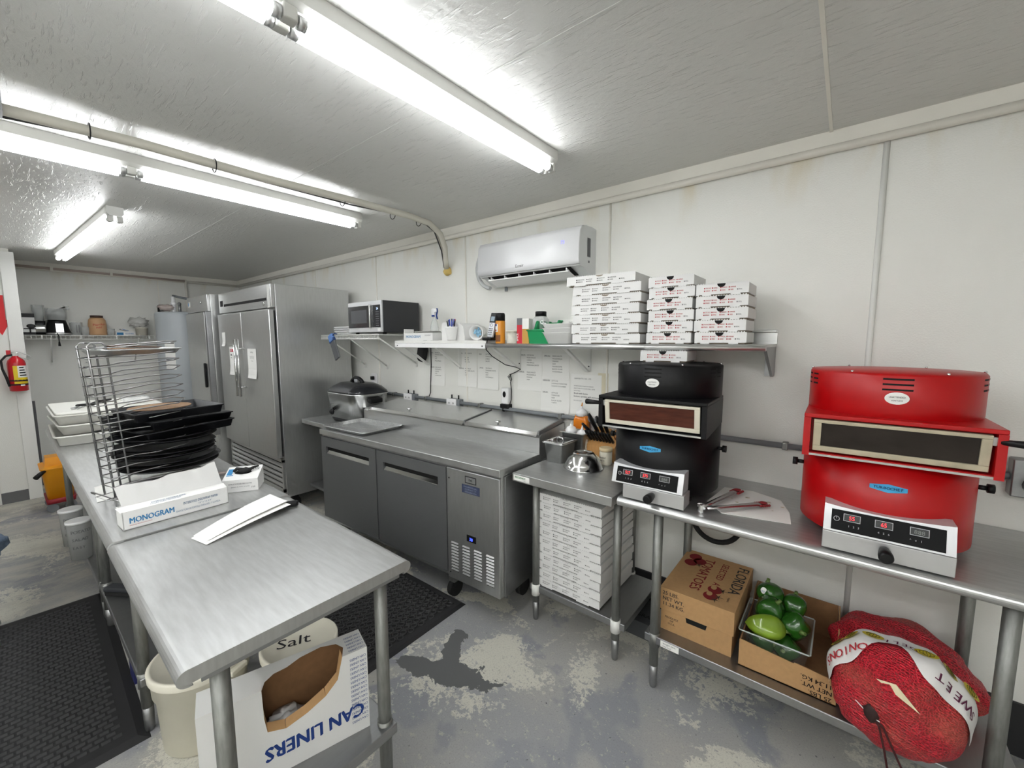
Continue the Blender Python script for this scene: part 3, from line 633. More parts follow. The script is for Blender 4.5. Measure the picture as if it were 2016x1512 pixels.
MB(WHITE).box(xa, xb, -.335, -.001, zp-.018, zp).box(xa, xb, -.345, -.336, zp-.018, zp-.002).build('shelf_board', t)
MB(WPLAST).box(xa+.01, xb, -.352, -.337, zp-.054, zp-.02, .003).use(DARKV).box(xb-.03, xb-.022, -.3535, -.352, zp-.042, zp-.034).box(xa+.04, xa+.05, -.3535, -.352, zp-.042, zp-.034).build('front_rail', t)
for x in (-2.44, -2.82):
    MB(WHITE).box(x-.011, x+.011, -.006, -.0005, zs-.20, zs-.002).hexa([(x-.008, -.29, zs-.02), (x+.008, -.29, zs-.02), (x+.008, -.03, zs-.19), (x-.008, -.03, zs-.19), (x-.008, -.275, zs-.006), (x+.008, -.275, zs-.006), (x+.008, -.006, zs-.19), (x-.008, -.006, zs-.19)]).build('bracket', t)
zw = 1.655
wire_shelf('white wire shelf holding the microwave beside the refrigerator', (-3.87, -2.93, -.43, -.012), zw, .035, 46, 'x', [((-3.83, -.40, zw-.02), (-3.83, -.006, 1.36)), ((-3.45, -.40, zw-.02), (-3.45, -.006, 1.36)), ((-3.0, -.40, zw-.02), (-3.0, -.006, 1.40))], .02)
zw += .006
# microwave
t = thing('microwave', 'black and silver microwave oven on the wire shelf', 'microwave', (-3.15, -.23, zw))
xa, xb, y0, z0, z1 = -3.395, -2.905, -.40, zw+.014, 1.928
MB(mat('microwave_casing', (50, 51, 53), .5)).box(xa, xb, y0, -.04, z0, z1, .004).build('casing', t)
d = MB(mat('microwave_front_silver', (205, 206, 208), .3, .3)).box(xa, xb, y0-.018, y0-.0005, z0, z1, .003).build('front_frame', t)
MB(mat('microwave_glass', (34, 35, 38), .12)).box(xa+.004, xa+.345, y0-.022, y0-.0185, z0+.038, z1-.036).use(mat('door_mesh', (74, 75, 78), .3)).box(xa+.05, xa+.29, y0-.0225, y0-.022, z0+.075, z1-.07).build('door', t)
MB(mat('microwave_panel', (28, 30, 36), .2)).box(xb-.125, xb-.012, y0-.022, y0-.0185, z0+.038, z1-.036).build('control_panel', t)
m = MB(mat('display_pale', (180, 200, 230), .4, emit=(190, 210, 255), es=.9)).text('24', .026, (xb-.06, y0-.0222, z1-.075), bold=True); m.build('display', t)
m = MB(INKG)
for i in range(7): m.rect((xb-.07, y0-.022, z0+.05+i*.018), (1, 0, 0), (0, 0, 1), .045, .005)
m.build('button_row', t)
MB(CHROME).box(xa+.345, xa+.362, y0-.04, y0-.019, z0+.03, z1-.03, .004).build('handle', t)
MB(WPLAST).box(xb-.05, xb-.01, y0-.0222, y0-.0185, z0+.004, z0+.03, .001).build('door_button', t)
for x in (xa+.04, xb-.04):
    for y in (y0+.04, -.09): MB(BLACKR).tube([(x, y, zw), (x, y, z0+.001)], .015, 8).build('foot', t)
# flat trays left of the microwave
for i in range(4):
    z = zw+.002+i*.018
    m = MB(WPLAST); x0, x1 = -3.72+.01*(i % 2), -3.42-.004*i
    m.rloft([(z, .14, .145, .02), (z+.008, .15, .155, .02), (z+.0135, .152, .157, .02), (z+.0135, .145, .15, .02), (z+.009, .143, .148, .02)], ((x0+x1)/2, -.235), 4)
    one('paper_tray', m, ('lowest', 'second lowest', 'second highest', 'topmost')[i]+' white tray stacked left of the microwave', 'tray', ((x0+x1)/2, -.235, z), 'white trays beside the microwave')
# hanging brush pad
t = thing('grill_brush', 'grey paddle with blue band hanging from the wire shelf edge', 'brush', (-3.6, -.455, 1.62))
MX_ = MX.Translation((-3.64, -.452, 1.63)) @ MX.Rotation(R(-27), 4, 'Y')
MB(mat('grey_mesh_pad', (92, 94, 96), .7, bump=(300, .6))).box(-.042, .042, -.008, .008, -.21, -.02, .006, MX_).build('paddle', t)
m = MB(mat('blue_cloth_band', (96, 132, 190), .7)).box(-.04, .035, -.016, .016, -.035, .035, .012, MX_); m.use(mat('navy_band', (34, 60, 108), .7)).box(-.045, .045, -.012, .012, -.04, -.01, .006, MX_).tube([(-3.62, -.455, 1.65), (-3.60, -.445, 1.67), (-3.60, -.42, 1.665)], .006, 6); m.build('band', t)
t = thing('oval_brush', 'black oval brush hanging under the white shelf', 'brush', (-2.86, -.05, 1.5))
MX_ = MX.Translation((-2.87, -.05, 1.50)) @ MX.Rotation(R(14), 4, 'Y')
MB(BLACKR).rloft([(-.022, .05, .075, .045), (-.01, .055, .082, .05), (.01, .05, .078, .045)], (0, 0), 6, True, MX_ @ MX.Rotation(pi/2, 4, 'X')).build('brush_body', t)
MB(GREYP).tube([MX_ @ V((0, 0, .07)), MX_ @ V((0, .01, .10)), MX_ @ V((0, .03, .11))], .012, 6).build('hook', t)
one('power_cable', MB(BLACKP).tube([(-2.80, -.008, 1.57), (-2.80, -.006, 1.4), (-2.81, -.008, 1.25), (-2.815, -.01, 1.15), (-2.81, -.03, 1.12)], .004, 6), 'thin black cable running down the wall to the conduit', 'cable', (-2.8, -.01, 1.3))
# ---- items on the painted shelf
t = thing('spray_bottle', 'clear spray bottle with white and blue trigger head', 'bottle', (-2.60, -.13, zp))
MB(CLEAR).lathe([(.035, 0), (.037, .02), (.036, .10), (.024, .15), (.013, .175), (.013, .19)], (-2.60, -.13, zp), 18).build('bottle', t)
MB(WPLAST).box(-2.625, -2.585, -.145, -.115, zp+.205, zp+.255, .008).tube([(-2.60, -.13, zp+.185), (-2.60, -.13, zp+.21)], .014, 10).box(-2.59, -2.565, -.14, -.12, zp+.225, zp+.25, .004).build('spray_head', t)
MB(INKN).tube([(-2.568, -.13, zp+.255), (-2.565, -.13, zp+.23), (-2.575, -.13, zp+.20), (-2.565, -.13, zp+.17)], .006, 6).box(-2.616, -2.588, -.147, -.113, zp+.19, zp+.204, .002).build('trigger', t)
t = thing('wrap_box', 'small white deli wrap carton with blue print on the white shelf', 'box', (-2.6, -.25, zp))
MB(CARD).box(-2.765, -2.415, -.31, -.20, zp+.001, zp+.058).box(-2.775, -2.765, -.30, -.21, zp+.03, zp+.09).build('carton', t)
MB(INKB).text('MONOGRAM', .03, (-2.735, -.31, zp+.02), bold=True).use(INKG).text('DELIWRAP', .014, (-2.47, -.31, zp+.035), align='C').build('printed_name', t)
MB(PAPER).loft([[(-2.765, -.20, zp+.058), (-2.42, -.20, zp+.058)], [(-2.75, -.215, zp+.075), (-2.43, -.22, zp+.072)], [(-2.74, -.25, zp+.072), (-2.45, -.26, zp+.07)]], False, False).build('paper_sheet', t)
one('plastic_caddy', MB(mat('frosted_caddy', (232, 232, 230), .35)).prism([(-2.345, -.28, zp), (-2.345, -.28, zp+.125), (-2.33, -.28, zp+.132), (-2.16, -.28, zp+.125), (-2.12, -.28, zp+.10), (-2.105, -.28, zp+.02), (-2.105, -.28, zp)], (0, .20, 0)), 'white plastic holder with rounded end behind the pen cup', 'holder', (-2.22, -.2, zp))
FOAM = mat('white_foam_cup', (240, 240, 238), .6)
cupx, cupy = -2.20, -.318
one('foam_cup', MB(FOAM).lathe([(.030, 0), (.033, .01), (.0455, .085), (.049, .09), (.049, .097), (.044, .097), (.042, .085), (.03, .012), (.001, .012)], (cupx, cupy, zp), 26), 'white foam cup full of pens on the white shelf', 'cup', (cupx, cupy, zp))
PENS = [(.0, .0, 3, 'blue'), (.012, .006, 12, 'blue'), (-.014, .004, -14, 'navy'), (.006, -.012, 8, 'blue'), (-.008, -.010, -6, 'blue'), (.018, -.004, 20, 'black'), (-.018, -.008, -20, 'black'), (.002, .016, -2, 'navy'), (.012, .016, 15, 'red')]
PC = {'blue': mat('pen_blue', (66, 84, 176), .4), 'navy': mat('pen_navy', (34, 40, 92), .4), 'black': mat('pen_black', (38, 38, 44), .4), 'red': mat('pen_red', (170, 60, 60), .4)}
PD = ('upright in the middle', 'leaning slightly right', 'leaning left', 'front right', 'front left', 'leaning far right', 'leaning far left', 'standing at the back', 'beside the tallest')
for (dx, dy, a, c), w in zip(PENS, PD):
    M_ = MX.Translation((cupx+dx*.5, cupy+dy*.5, zp+.014)) @ MX.Rotation(R(a*.7), 4, 'Y'); h = .128+.012*sin(7*dx*100)
    t = thing('pen', '%s pen %s in the foam cup' % (c, w), 'pen', (cupx+dx, cupy+dy, zp+.014), 0, 'pens in the foam cup')
    MB(WPLAST).tube([M_ @ V((0, 0, 0)), M_ @ V((0, 0, h-.045))], .004, 6).build('barrel', t); MB(PC[c]).tube([M_ @ V((0, 0, h-.045)), M_ @ V((0, 0, h))], .0048, 6).build('cap', t)
t = thing('tipped_cup', 'white foam cup tipped on its side with blue caps inside', 'cup', (-2.0, -.26, zp))
M_ = MX.Translation((-1.99, -.285, zp+.0535)) @ MX.Rotation(R(24), 4, 'Z') @ MX.Rotation(R(97), 4, 'X')
MB(FOAM).lathe([(.052, 0), (.048, .005), (.044, .005), (.036, .11), (.001, .11), (.001, .115), (.038, .115), (.05, .006)], (0, 0, 0), 26, False, M=M_ @ MX.Rotation(pi, 4, 'X') @ MX.Translation((0, 0, -.0))).build('cup', t)
m = MB(mat('pale_blue_caps', (140, 186, 214), .5))
for i in range(12): m.ball(M_ @ V((.024*cos(i*2.4)*(.4+.6*(i % 3)/2), .024*sin(i*2.4)*(.4+.6*(i % 3)/2), -.02-.006*(i % 4))), .010, 8, 5, None, (1, .5, 1))
o = m.build('blue_caps', t); o['kind'] = 'stuff'
# ---- items on the steel shelf
t = thing('cordless_phone', 'silver and black cordless phone standing in its charging cradle', 'phone', (-1.835, -.30, zs))
zz = zp
MB(BLACKP).box(-1.875, -1.80, -.35, -.27, zz, zz+.02, .006).prism([(-1.87, -.29, zz+.018), (-1.80, -.29, zz+.018), (-1.80, -.275, zz+.07), (-1.87, -.275, zz+.07)], (0, .015, 0)).build('cradle', t)
M_ = MX.Translation((-1.835, -.312, zz+.018)) @ MX.Rotation(R(-14), 4, 'X') @ MX.Rotation(R(4), 4, 'Y')
h_ = MB(mat('phone_silver', (196, 198, 202), .35, .3)).box(-.025, .025, -.011, .011, 0, .165, .006, M_).build('handset', t)
MB(BLACKP).box(-.026, .026, -.0125, .0, .098, .166, .004, M_).build('screen_surround', t)
MB(mat('phone_screen', (126, 146, 160), .2)).box(-.016, .016, -.0134, -.0125, .108, .14, 0, M_).build('screen', t)
m = MB(INKG); m.tube([M_ @ V((.011*cos(a), -.0115, .082+.010*sin(a))) for a in [2*pi*k/12 for k in range(12)]], .0016, 4, closed=True)
for i in range(4):
    for j in range(3): m.box(-.016+j*.012, -.008+j*.012, -.0122, -.011, .015+i*.013, .022+i*.013, 0, M_)
m.build('keypad', t)
MB(BLACKP).tube([(-1.84, -.335, zz+.004), (-1.838, -.35, zs-.04), (-1.83, -.3, 1.50), (-1.80, -.2, 1.44), (-1.79, -.1, 1.42), (-1.80, -.03, 1.40), (-1.86, -.012, 1.375), (-1.90, -.012, 1.36), (-1.915, -.014, 1.34), (-1.90, -.02, 1.31), (-1.925, -.02, 1.34), (-1.905, -.02, 1.36), (-1.89, -.02, 1.32), (-1.905, -.015, 1.30), (-1.90, -.01, 1.24), (-1.895, -.02, 1.17), (-1.90, -.035, 1.13)], .0032, 6).build('power_lead', t)
t = thing('spray_can', 'orange cooking spray can with black cap', 'can', (-1.775, -.28, zs))
c0 = (-1.765, -.29, zs)
MB(mat('can_orange', (214, 140, 40), .3)).lathe([(.031, 0), (.032, .004), (.032, .14), (.029, .148)], c0, 26).build('can', t)
MB(BLACKP).lathe([(.031, .146), (.031, .185), (.027, .196), (.012, .197)], c0, 24).build('cap', t)
def band(m, c, r, z0, z1, a0, a1, n=6): return m.loft([[(c[0]+r*cos(a0+(a1-a0)*k/n), c[1]+r*sin(a0+(a1-a0)*k/n), c[2]+z) for k in range(n+1)] for z in (z0, z1)], False, False)
m = band(MB(PAPER), c0, .0326, .075, .125, R(-150), R(-80)); m.use(INKN); band(m, c0, .0328, .112, .126, R(-140), R(-95)); m.use(INKR); band(m, c0, .0328, .08, .09, R(-135), R(-100)); m.use(mat('food_picture', (120, 72, 34), .5)); band(m, c0, .0327, .012, .055, R(-125), R(-50)); m.build('can_label', t)
t = thing('small_jar', 'small grimy white jar with flat lid right of the spray can', 'jar', (-1.67, -.29, zs))
MB(mat('cloudy_jar', (206, 202, 190), .3, noise=(30, .15))).lathe([(.034, 0), (.036, .006), (.036, .072)], (-1.665, -.29, zs), 22).build('jar', t); MB(CREAM).lathe([(.04, .072), (.04, .084)], (-1.665, -.29, zs), 22).build('lid', t)
t = thing('spice_tin', 'tall red and white spice tin beside the green bin', 'tin', (-1.62, -.27, zs))
M_ = frame((-1.585, -.27, zs), R(12))
MB(PAPER).box(-.035, .045, -.03, .03, 0, .155, .002, M_).build('tin', t)
MB(mat('tin_red', (196, 36, 54), .4)).box(-.036, .0, -.031, -.028, 0, .115, 0, M_).build('red_label', t)
MB(mat('tin_grey', (110, 112, 116), .4)).box(-.036, .0, -.0312, -.028, .115, .157, 0, M_).use(mat('tin_gold', (196, 150, 70), .4)).box(.001, .046, -.0311, -.028, 0, .09, 0, M_).use(PAPER).text('SPICE', .02, M_ @ V((-.026, -.0312, .015)), M_.to_3x3() @ V((0, 0, 1)), M_.to_3x3() @ V((-1, 0, 0)), bold=True).build('end_label', t)
t = thing('clear_bottle', 'clear square bottle with black screw cap behind the red tin', 'bottle', (-1.565, -.17, zs))
MB(CLEAR).rloft([(zs, .042, .042, .015), (zs+.15, .044, .044, .015), (zs+.175, .03, .03, .02)], (-1.535, -.16), 5).build('bottle', t)
MB(BLACKP).lathe([(.036, .172), (.036, .2), (.033, .203)], (-1.535, -.16, zs), 22).build('cap', t)
t = thing('storage_bin', 'green plastic hopper bin on the steel shelf', 'bin', (-1.45, -.2, zs))
GR = mat('green_plastic', (36, 148, 92), .4)
x0, x1 = -1.52, -1.365
m = MB(GR).box(x0, x1, -.30, -.06, zs, zs+.004).prism([(x0, -.30, zs), (x0, -.32, zs+.075), (x0, -.25, zs+.075), (x0, -.22, zs+.135), (x0, -.06, zs+.135), (x0, -.06, zs)], (.005, 0, 0)).prism([(x1, -.30, zs), (x1, -.32, zs+.075), (x1, -.25, zs+.075), (x1, -.22, zs+.135), (x1, -.06, zs+.135), (x1, -.06, zs)], (-.005, 0, 0))
m.hexa([(x0, -.302, zs), (x1, -.302, zs), (x1, -.297, zs), (x0, -.297, zs), (x0, -.325, zs+.08), (x1, -.325, zs+.08), (x1, -.319, zs+.08), (x0, -.319, zs+.08)]).box(x0, x1, -.065, -.06, zs, zs+.135); m.build('bin', t)
MB(GR).tube([(x0-.004, -.325, zs+.08), (x1+.004, -.325, zs+.08)], .005, 6).tube([(x0-.003, -.25, zs+.078), (x0-.003, -.22, zs+.137), (x0-.003, -.06, zs+.137)], .005, 6).tube([(x1+.003, -.25, zs+.078), (x1+.003, -.22, zs+.137), (x1+.003, -.06, zs+.137)], .005, 6).build('rim', t)
for i in range(3):
    z = zs+.001+i*.024; t = thing('takeout_tray', ('lowest', 'middle', 'topmost')[i]+' white foam takeout tray beside the tallest pizza stack', 'tray', (-1.30, -.27, z), 0, 'white takeout trays')
    m = MB(mat('white_foam', (228, 228, 226), .6)).rloft([(z, .075, .06, .02), (z+.062, .102, .082, .025), (z+.066, .107, .087, .025), (z+.066, .1, .08, .025), (z+.008, .072, .057, .02)], (-1.30, -.265), 5); m.build('tray', t)
m = MB(PAPER).box(-1.375, -1.215, -.175, -.05, zs+.001, zs+.145); m.use(INKG).text('foam tray', .012, (-1.295, -.175, zs+.125), align='C'); one('tray_packet', m, 'wrapped packet of white trays standing behind the takeout trays', 'packet', (-1.295, -.11, zs))
t = thing('clip_ring', 'small white ring tab on the rim of the takeout trays', 'ring', (-1.40, -.33, zs+.13))
MB(WPLAST).tube([(-1.402+.009*cos(a), -.34, zs+.126+.009*sin(a)) for a in [2*pi*k/12 for k in range(12)]], .0025, 5, closed=True).tube([(-1.395, -.34, zs+.122), (-1.375, -.335, zs+.118)], .003, 5).build('ring', t)
# ---------------------------------------------------------------- pizza boxes
BOXIN = mat('grey_brown_board', (150, 140, 126), .9)  # grey-brown board below each pizza box and in the thumb slots
def make_pizza_box(w, d, h, ink, label, tab):
    """origin: bottom centre of the front face; front looks to -y"""
    t = thing('pizza_box', label, 'pizza box')
    g = h*.13
    m = MB(CARD).box(-w/2+.003, w/2-.003, .003, d, g, h-.001); n = max(12, int(w/.011))
    for i in range(n):
        x = -w/2+.004+(w-.008)*i/n; m.prism([(x, .0, h-.001), (x+(w-.008)/n*.9, .0, h-.001), (x+(w-.008)/n*.45, 0, h+.005)], (0, .0018, 0))
    m.use(BOXIN).box(-w/2+.008, w/2-.008, .012, d-.006, .0005, g)
    m.build('box_body', t, True)
    m = MB(CARD).box(-w/2, w/2, 0, .003, g, h)
    for s in (-.29, .26): m.box(w*s-w*.09, w*s+w*.09, 0, .003, .0005, g)
    m.box(-w/2, -w/2+w*.06, 0, .003, g*.5, g)
    m.build('front_flap', t, True)
    m = MB(ink); fs = h*.19
    cols = (('EXTRA SAUCE', 'PEPPERONI'), ('SAUSAGE', 'PEPPERS'), ('MUSHROOM', 'ONIONS'), ('HAMBURGER', 'CHEESE'), ('', 'SPECIAL'))
    for i, c in enumerate(cols):
        if i == 4 and ink == INKR: m.use(INKG)
        x = -w*.36+w*.158*i
        for j, s in enumerate(c):
            if s: m.text(s, fs*.8, (x+fs, 0, h*.60-j*fs*1.15), sx=.86 if w > .3 else .46, bold=True, off=.0006); m.box(x+fs*.35, x+fs*.75, -.0006, 0, h*.60-j*fs*1.15, h*.60-j*fs*1.15+fs*.55)
    m.build('topping_print', t, True)
    if tab == 'hole': MB(DARKV).prism([(.017*cos(a)-.002, -.0009, h-.0005+.017*sin(a)*.95) for a in [pi+pi*k/10 for k in range(11)]], (0, .0008, 0)).box(w*.42, w*.46, .03, .04, h-.001, h+.002).build('thumb_hole', t, True)
    elif tab == 'flap': MB(CARD).prism([(.024*cos(a)-.01, -.006-(.0 if k in (0, 10) else .004), h+.0015+.011*sin(a)) for k, a in enumerate([pi+pi*k/10 for k in range(11)])], (0, .005, 0)).build('thumb_tab', t, True)
    else: MB(BOXIN).prism([(.02*cos(a), -.0009, h-.0005+.008*sin(a)) for a in [pi+pi*k/10 for k in range(11)]], (0, .0008, 0)).build('thumb_hole', t, True)
    return t
ORD = ('bottom', 'second from bottom', 'third from bottom', 'fourth from bottom', 'fifth from bottom', 'sixth from bottom', 'seventh from bottom', 'eighth from bottom', 'ninth from bottom', 'tenth from bottom', 'top')
def ordn(i, n): return 'top' if i == n-1 else ('second from top' if i == n-2 and n > 4 else ORD[i])
big = make_pizza_box(.385, .335, .050, INK, '', 'slot'); small = make_pizza_box(.212, .212, .0525, INKR, '', 'hole'); under = make_pizza_box(.415, .42, .0485, INK, '', 'flap')
def stack(src, n, x, y, z, h, desc, grp, jit, last=None):
    rnd = random.Random(x*100)
    for i in range(n):
        dx, dy, a = rnd.uniform(-jit, jit), rnd.uniform(0, jit*.7), R(rnd.uniform(-.7, .7))
        if last and i == n-1: dx, dy, a = last
        c = dup(src, (x+dx, y+dy, z+i*h), a, ('large' if src != small else 'small')+' white pizza box, %s of %s' % (ordn(i, n), desc)); c['group'] = grp
stack(big, 7, -.998, -.352, zs+.001, .0513, 'the black print stack on the shelf', 'large pizza boxes on the shelf', .006, (-.03, -.004, R(2.2)))
stack(small, 6, -.668, -.335, zs+.001, .0536, 'the middle red print stack', 'small pizza boxes, middle stack', .005, (-.004, .012, 0))
stack(small, 5, -.448, -.335, zs+.001, .0536, 'the red print stack at the shelf end', 'small pizza boxes, end stack', .006)
stack(under, 11, -1.115, -.515, .2085, .0496, 'the stack under the small steel table', 'large pizza boxes under the table', .004)
c = dup(small, (-.667, -.405, 1.5015), R(4), 'single small white pizza box lying on top of the black oven')
for s in (big, small, under):
    for ch in list(s.children): bpy.data.objects.remove(ch)
    bpy.data.objects.remove(s)
# ---------------------------------------------------------------- worktables
def leg(x, y, z1, t, foot=True, r=.0205):
    l = MB(GALV).tube([(x, y, .11), (x, y, z1)], r, 14).build('leg', t)
    MB(STEELD).tube([(x, y, 0), (x, y, .012), (x, y, .05), (x, y, .115)], [.0135, .0165, .018, .0195], 12).build('bullet_foot', l)
def leg_collar(x, y, z, t, M=GALV): MB(M).tube([(x, y, z-.035), (x, y, z+.03)], .025, 14).build('shelf_collar', t)
t = thing('side_table', 'small steel table beside the refrigerator carrying the roaster', 'table', (-3.6, -.32, 0))
MB(TABLE).box(-3.955, -3.215, -.62, -.03, .835, .875, .004).build('tabletop', t)
MB(STEELD).box(-3.93, -3.24, -.58, -.06, .22, .245).build('undershelf', t)
for x in (-3.66, -3.27):
    for y in (-.55, -.10): leg(x, y, .836, t); leg_collar(x, y, .235, t)
one('label_box', MB(PAPER).box(-3.60, -3.45, -.565, -.40, .2455, .44).use(INKG).rect((-3.59, -.565, .30), (1, 0, 0), (0, 0, 1), .03, .10).rect((-3.52, -.565, .28), (1, 0, 0), (0, 0, 1), .02, .12), 'white carton on the undershelf of the roaster table', 'box', (-3.5, -.5, .2455))
# roaster oven
t = thing('roaster_oven', 'oval stainless roaster oven with domed black lid by the refrigerator', 'roaster', (-3.47, -.31, .875))
c = (-3.475, -.315)
MB(BLACKP).rloft([(.876, .235, .15, .1), (.90, .25, .165, .11), (.915, .252, .167, .11)], c, 8).build('base', t)
MB(mat('roaster_steel', (200, 201, 200), .24, 1)).rloft([(.915, .258, .172, .115), (1.12, .272, .186, .12), (1.135, .279, .193, .12), (1.142, .279, .193, .12)], c, 10).build('body', t)
l = MB(mat('roaster_lid', (38, 39, 42), .2)).rloft([(1.142, .277, .191, .12), (1.158, .272, .186, .12), (1.195, .235, .15, .1), (1.225, .17, .10, .07), (1.232, .09, .05, .03)], c, 8).build('lid', t)
MB(BLACKP).tube([(c[0]-.095, c[1], 1.222), (c[0]-.07, c[1], 1.246), (c[0]-.03, c[1], 1.264), (c[0]+.03, c[1], 1.264), (c[0]+.07, c[1], 1.246), (c[0]+.095, c[1], 1.222)], .018, 8).use(mat('handle_medallion', (150, 152, 155), .4)).lathe([(.026, 0), (.026, .01)], M=frame((c[0], c[1]-.005, 1.245), 0, pi/2), seg=16).build('lid_handle', l)
for s in (1, -1): MB(BLACKP).box(c[0]+s*.262, c[0]+s*.305, c[1]-.065, c[1]+.065, 1.06, 1.105, .012).build('side_handle', t)
MB(BLACKP).lathe([(.03, 0), (.026, .012), (.012, .026)], M=frame((c[0]-.13, c[1]-.178, .965), 0, pi/2-.09), seg=16).build('dial_knob', t)
m = MB(INKG)
for i in range(9):
    a = pi+pi*i/8*1.15-.2; m.rect((c[0]-.13-.045*cos(a)-.003, c[1]-.180, .985-.05*sin(a)), (1, 0, 0), (0, 0, 1), .007, .007)
m.build('dial_scale', t)
# ---------------------------------------------------------------- prep refrigerator
PL, PZ = (-3.19, -.81, 0), R(2.88)
t = thing('prep_table', 'long stainless refrigerated prep table with two grey doors', 'prep table', PL, PZ)
m = MB(STEEL).box(0, 1.79, .012, .69, .175, .873, .002); m.build('cabinet', t, True)
m = MB(TABLE).box(-.004, 1.795, -.012, .39, .873, .915, .004); m.build('worktop', t, True)
m = MB(STEEL).prism([(0, .3905, .874), (0, .3905, 1.012), (0, .415, 1.03), (0, .70, 1.058), (0, .70, .874)], (1.79, 0, 0)); m.build('raised_rail', t, True)
for a, b in ((.085, 1.165), (1.185, 1.775)):
    m = MB(STEEL)
    def P(x, f, dz): return (x, .392+.30*f, 1.033+.038*f+dz)
    m.hexa([P(a, 0, 0), P(b, 0, 0), P(b, 1, 0), P(a, 1, 0), P(a, 0, .012), P(b, 0, .012), P(b, 1, .012), P(a, 1, .012)])
    l = m.build('pan_lid', t, True)
    m = MB(CHROME).hexa([(a, .375, 1.02), (b, .375, 1.02), (b, .392, 1.022), (a, .392, 1.022), (a, .378, 1.028), (b, .378, 1.028), (b, .3915, 1.046), (a, .3915, 1.046)]); m.build('lid_edge', l, True)
    m = MB(STEELD).hexa([P(b+.0005, 0, -.006), P(b+.012, 0, -.006), P(b+.012, 1, -.006), P(b+.0005, 1, -.006), P(b+.0005, 0, .02), P(b+.012, 0, .02), P(b+.012, 1, .02), P(b+.0005, 1, .02)]); m.build('side_rail', l, True)
    x = (a+b)/2-.06*(b-a)+.0; q = P(x, .10, .0125); MB(CHROME).lathe([(.006, 0), (.006, .014), (.02, .018), (.02, .026), (.012, .03)], q, 14).build('knob', l, True)
for a, b, h0, h1 in ((.006, .703, .075, .625), (.713, 1.383, .785, 1.315)):
    m = MB(DOORG)
    zt, zb = .857, .205; s0, s1 = .728, .785
    m.box(a, b, -.006, .0115, zb, s0).box(a, b, -.006, .0115, s1, zt).box(a, h0, -.006, .0115, s0, s1).box(h1, b, -.006, .0115, s0, s1)
    d = m.build('door', t, True)
    MB(DARKV).box(h0, h1, .0075, .0113, s0, s1).build('handle_recess', d, True)
    MB(CHROME).hexa([(h0+.006, -.004, s0+.002), (h1-.006, -.004, s0+.002), (h1-.006, .007, s0+.002), (h0+.006, .007, s0+.002), (h0+.006, -.003, s0+.006), (h1-.006, -.003, s0+.006), (h1-.006, .007, s0+.026), (h0+.006, .007, s0+.026)]).build('pull_lip', d, True)
m = MB(STEELZ).box(1.393, 1.789, -.008, .0115, .178, .862, .003)
p = m.build('compressor_panel', t, True)
def louvres(m, o, rx, up, n, w, h, gap, nrm):
    for i in range(n):
        q = V(o)+V(up)*(i*gap); r = V(rx)*w
        m.prism([q, q+V(up)*h, q+V(up)*h*.3+V(nrm)*.006], r)
for j, x in enumerate((1.455, 1.545, 1.635, 1.725)):
    m = MB(STEEL); louvres(m, (x-.03, -.0083, .235), (1, 0, 0), (0, 0, 1), 10, .055, .011, .0185, (0, -1, 0)); m.build('front_louvre', p, True)
m = MB(DARKV)
for j, x in enumerate((1.455, 1.545, 1.635, 1.725)):
    for i in range(10): m.rect((x-.03, -.0081, .231+i*.0185), (1, 0, 0), (0, 0, 1), .055, .004)
for z in (.80, .215): m.lathe([(.005, 0), (.004, .002)], M=frame((1.412, -.008, z), 0, pi/2), seg=8)
m.build('louvre_slot', p, True)
m = MB(INK).rect((1.54, -.008, .795), (1, 0, 0), (0, 0, 1), .085, .042).use(ALU).rect((1.546, -.0086, .80), (1, 0, 0), (0, 0, 1), .073, .032).use(INK).text('ne', .026, (1.582, -.0094, .81), align='C', bold=True); m.build('maker_plate', p, True)
m = MB(mat('navy_plate', (58, 66, 92), .5)).rect((1.515, -.008, .735), (1, 0, 0), (0, 0, 1), .135, .05).use(mat('plate_text', (150, 158, 176), .5))
for i, s in enumerate(('FOR SERVICE CALL', 'EQUIPMENT CO', 'REFRIGERATION')): m.text(s, .012, (1.582, -.0088, .769-i*.0145), align='C')
m.build('service_plate', p, True)
m = MB(BLACKP).box(1.55, 1.62, -.013, -.0082, .45, .49, .002).use(mat('blue_led', (50, 70, 220), .4, emit=(60, 80, 255), es=2.2)).text('38', .026, (1.585, -.0132, .459), align='C', bold=True); m.build('thermostat', p, True)
m = MB(STEELD).box(1.7902, 1.80, .03, .68, .176, .87, .002); sp = m.build('side_panel', t, True)
m = MB(STEEL); louvres(m, (1.8005, .30, .30), (0, 1, 0), (0, 0, 1), 9, .07, .014, .024, (1, 0, 0)); m.build('side_louvre', sp, True)
for x, ys in ((.12, (.08, .60)), (1.36, (.08, .60)), (1.70, (.34, .60))):
    for y in ys: MB(BLACKR).tube([(x-.017, y, .055), (x+.017, y, .055)], .055, 16).use(GALV).box(x-.024, x+.024, y-.03, y+.03, .10, .176).build('caster', t, True)
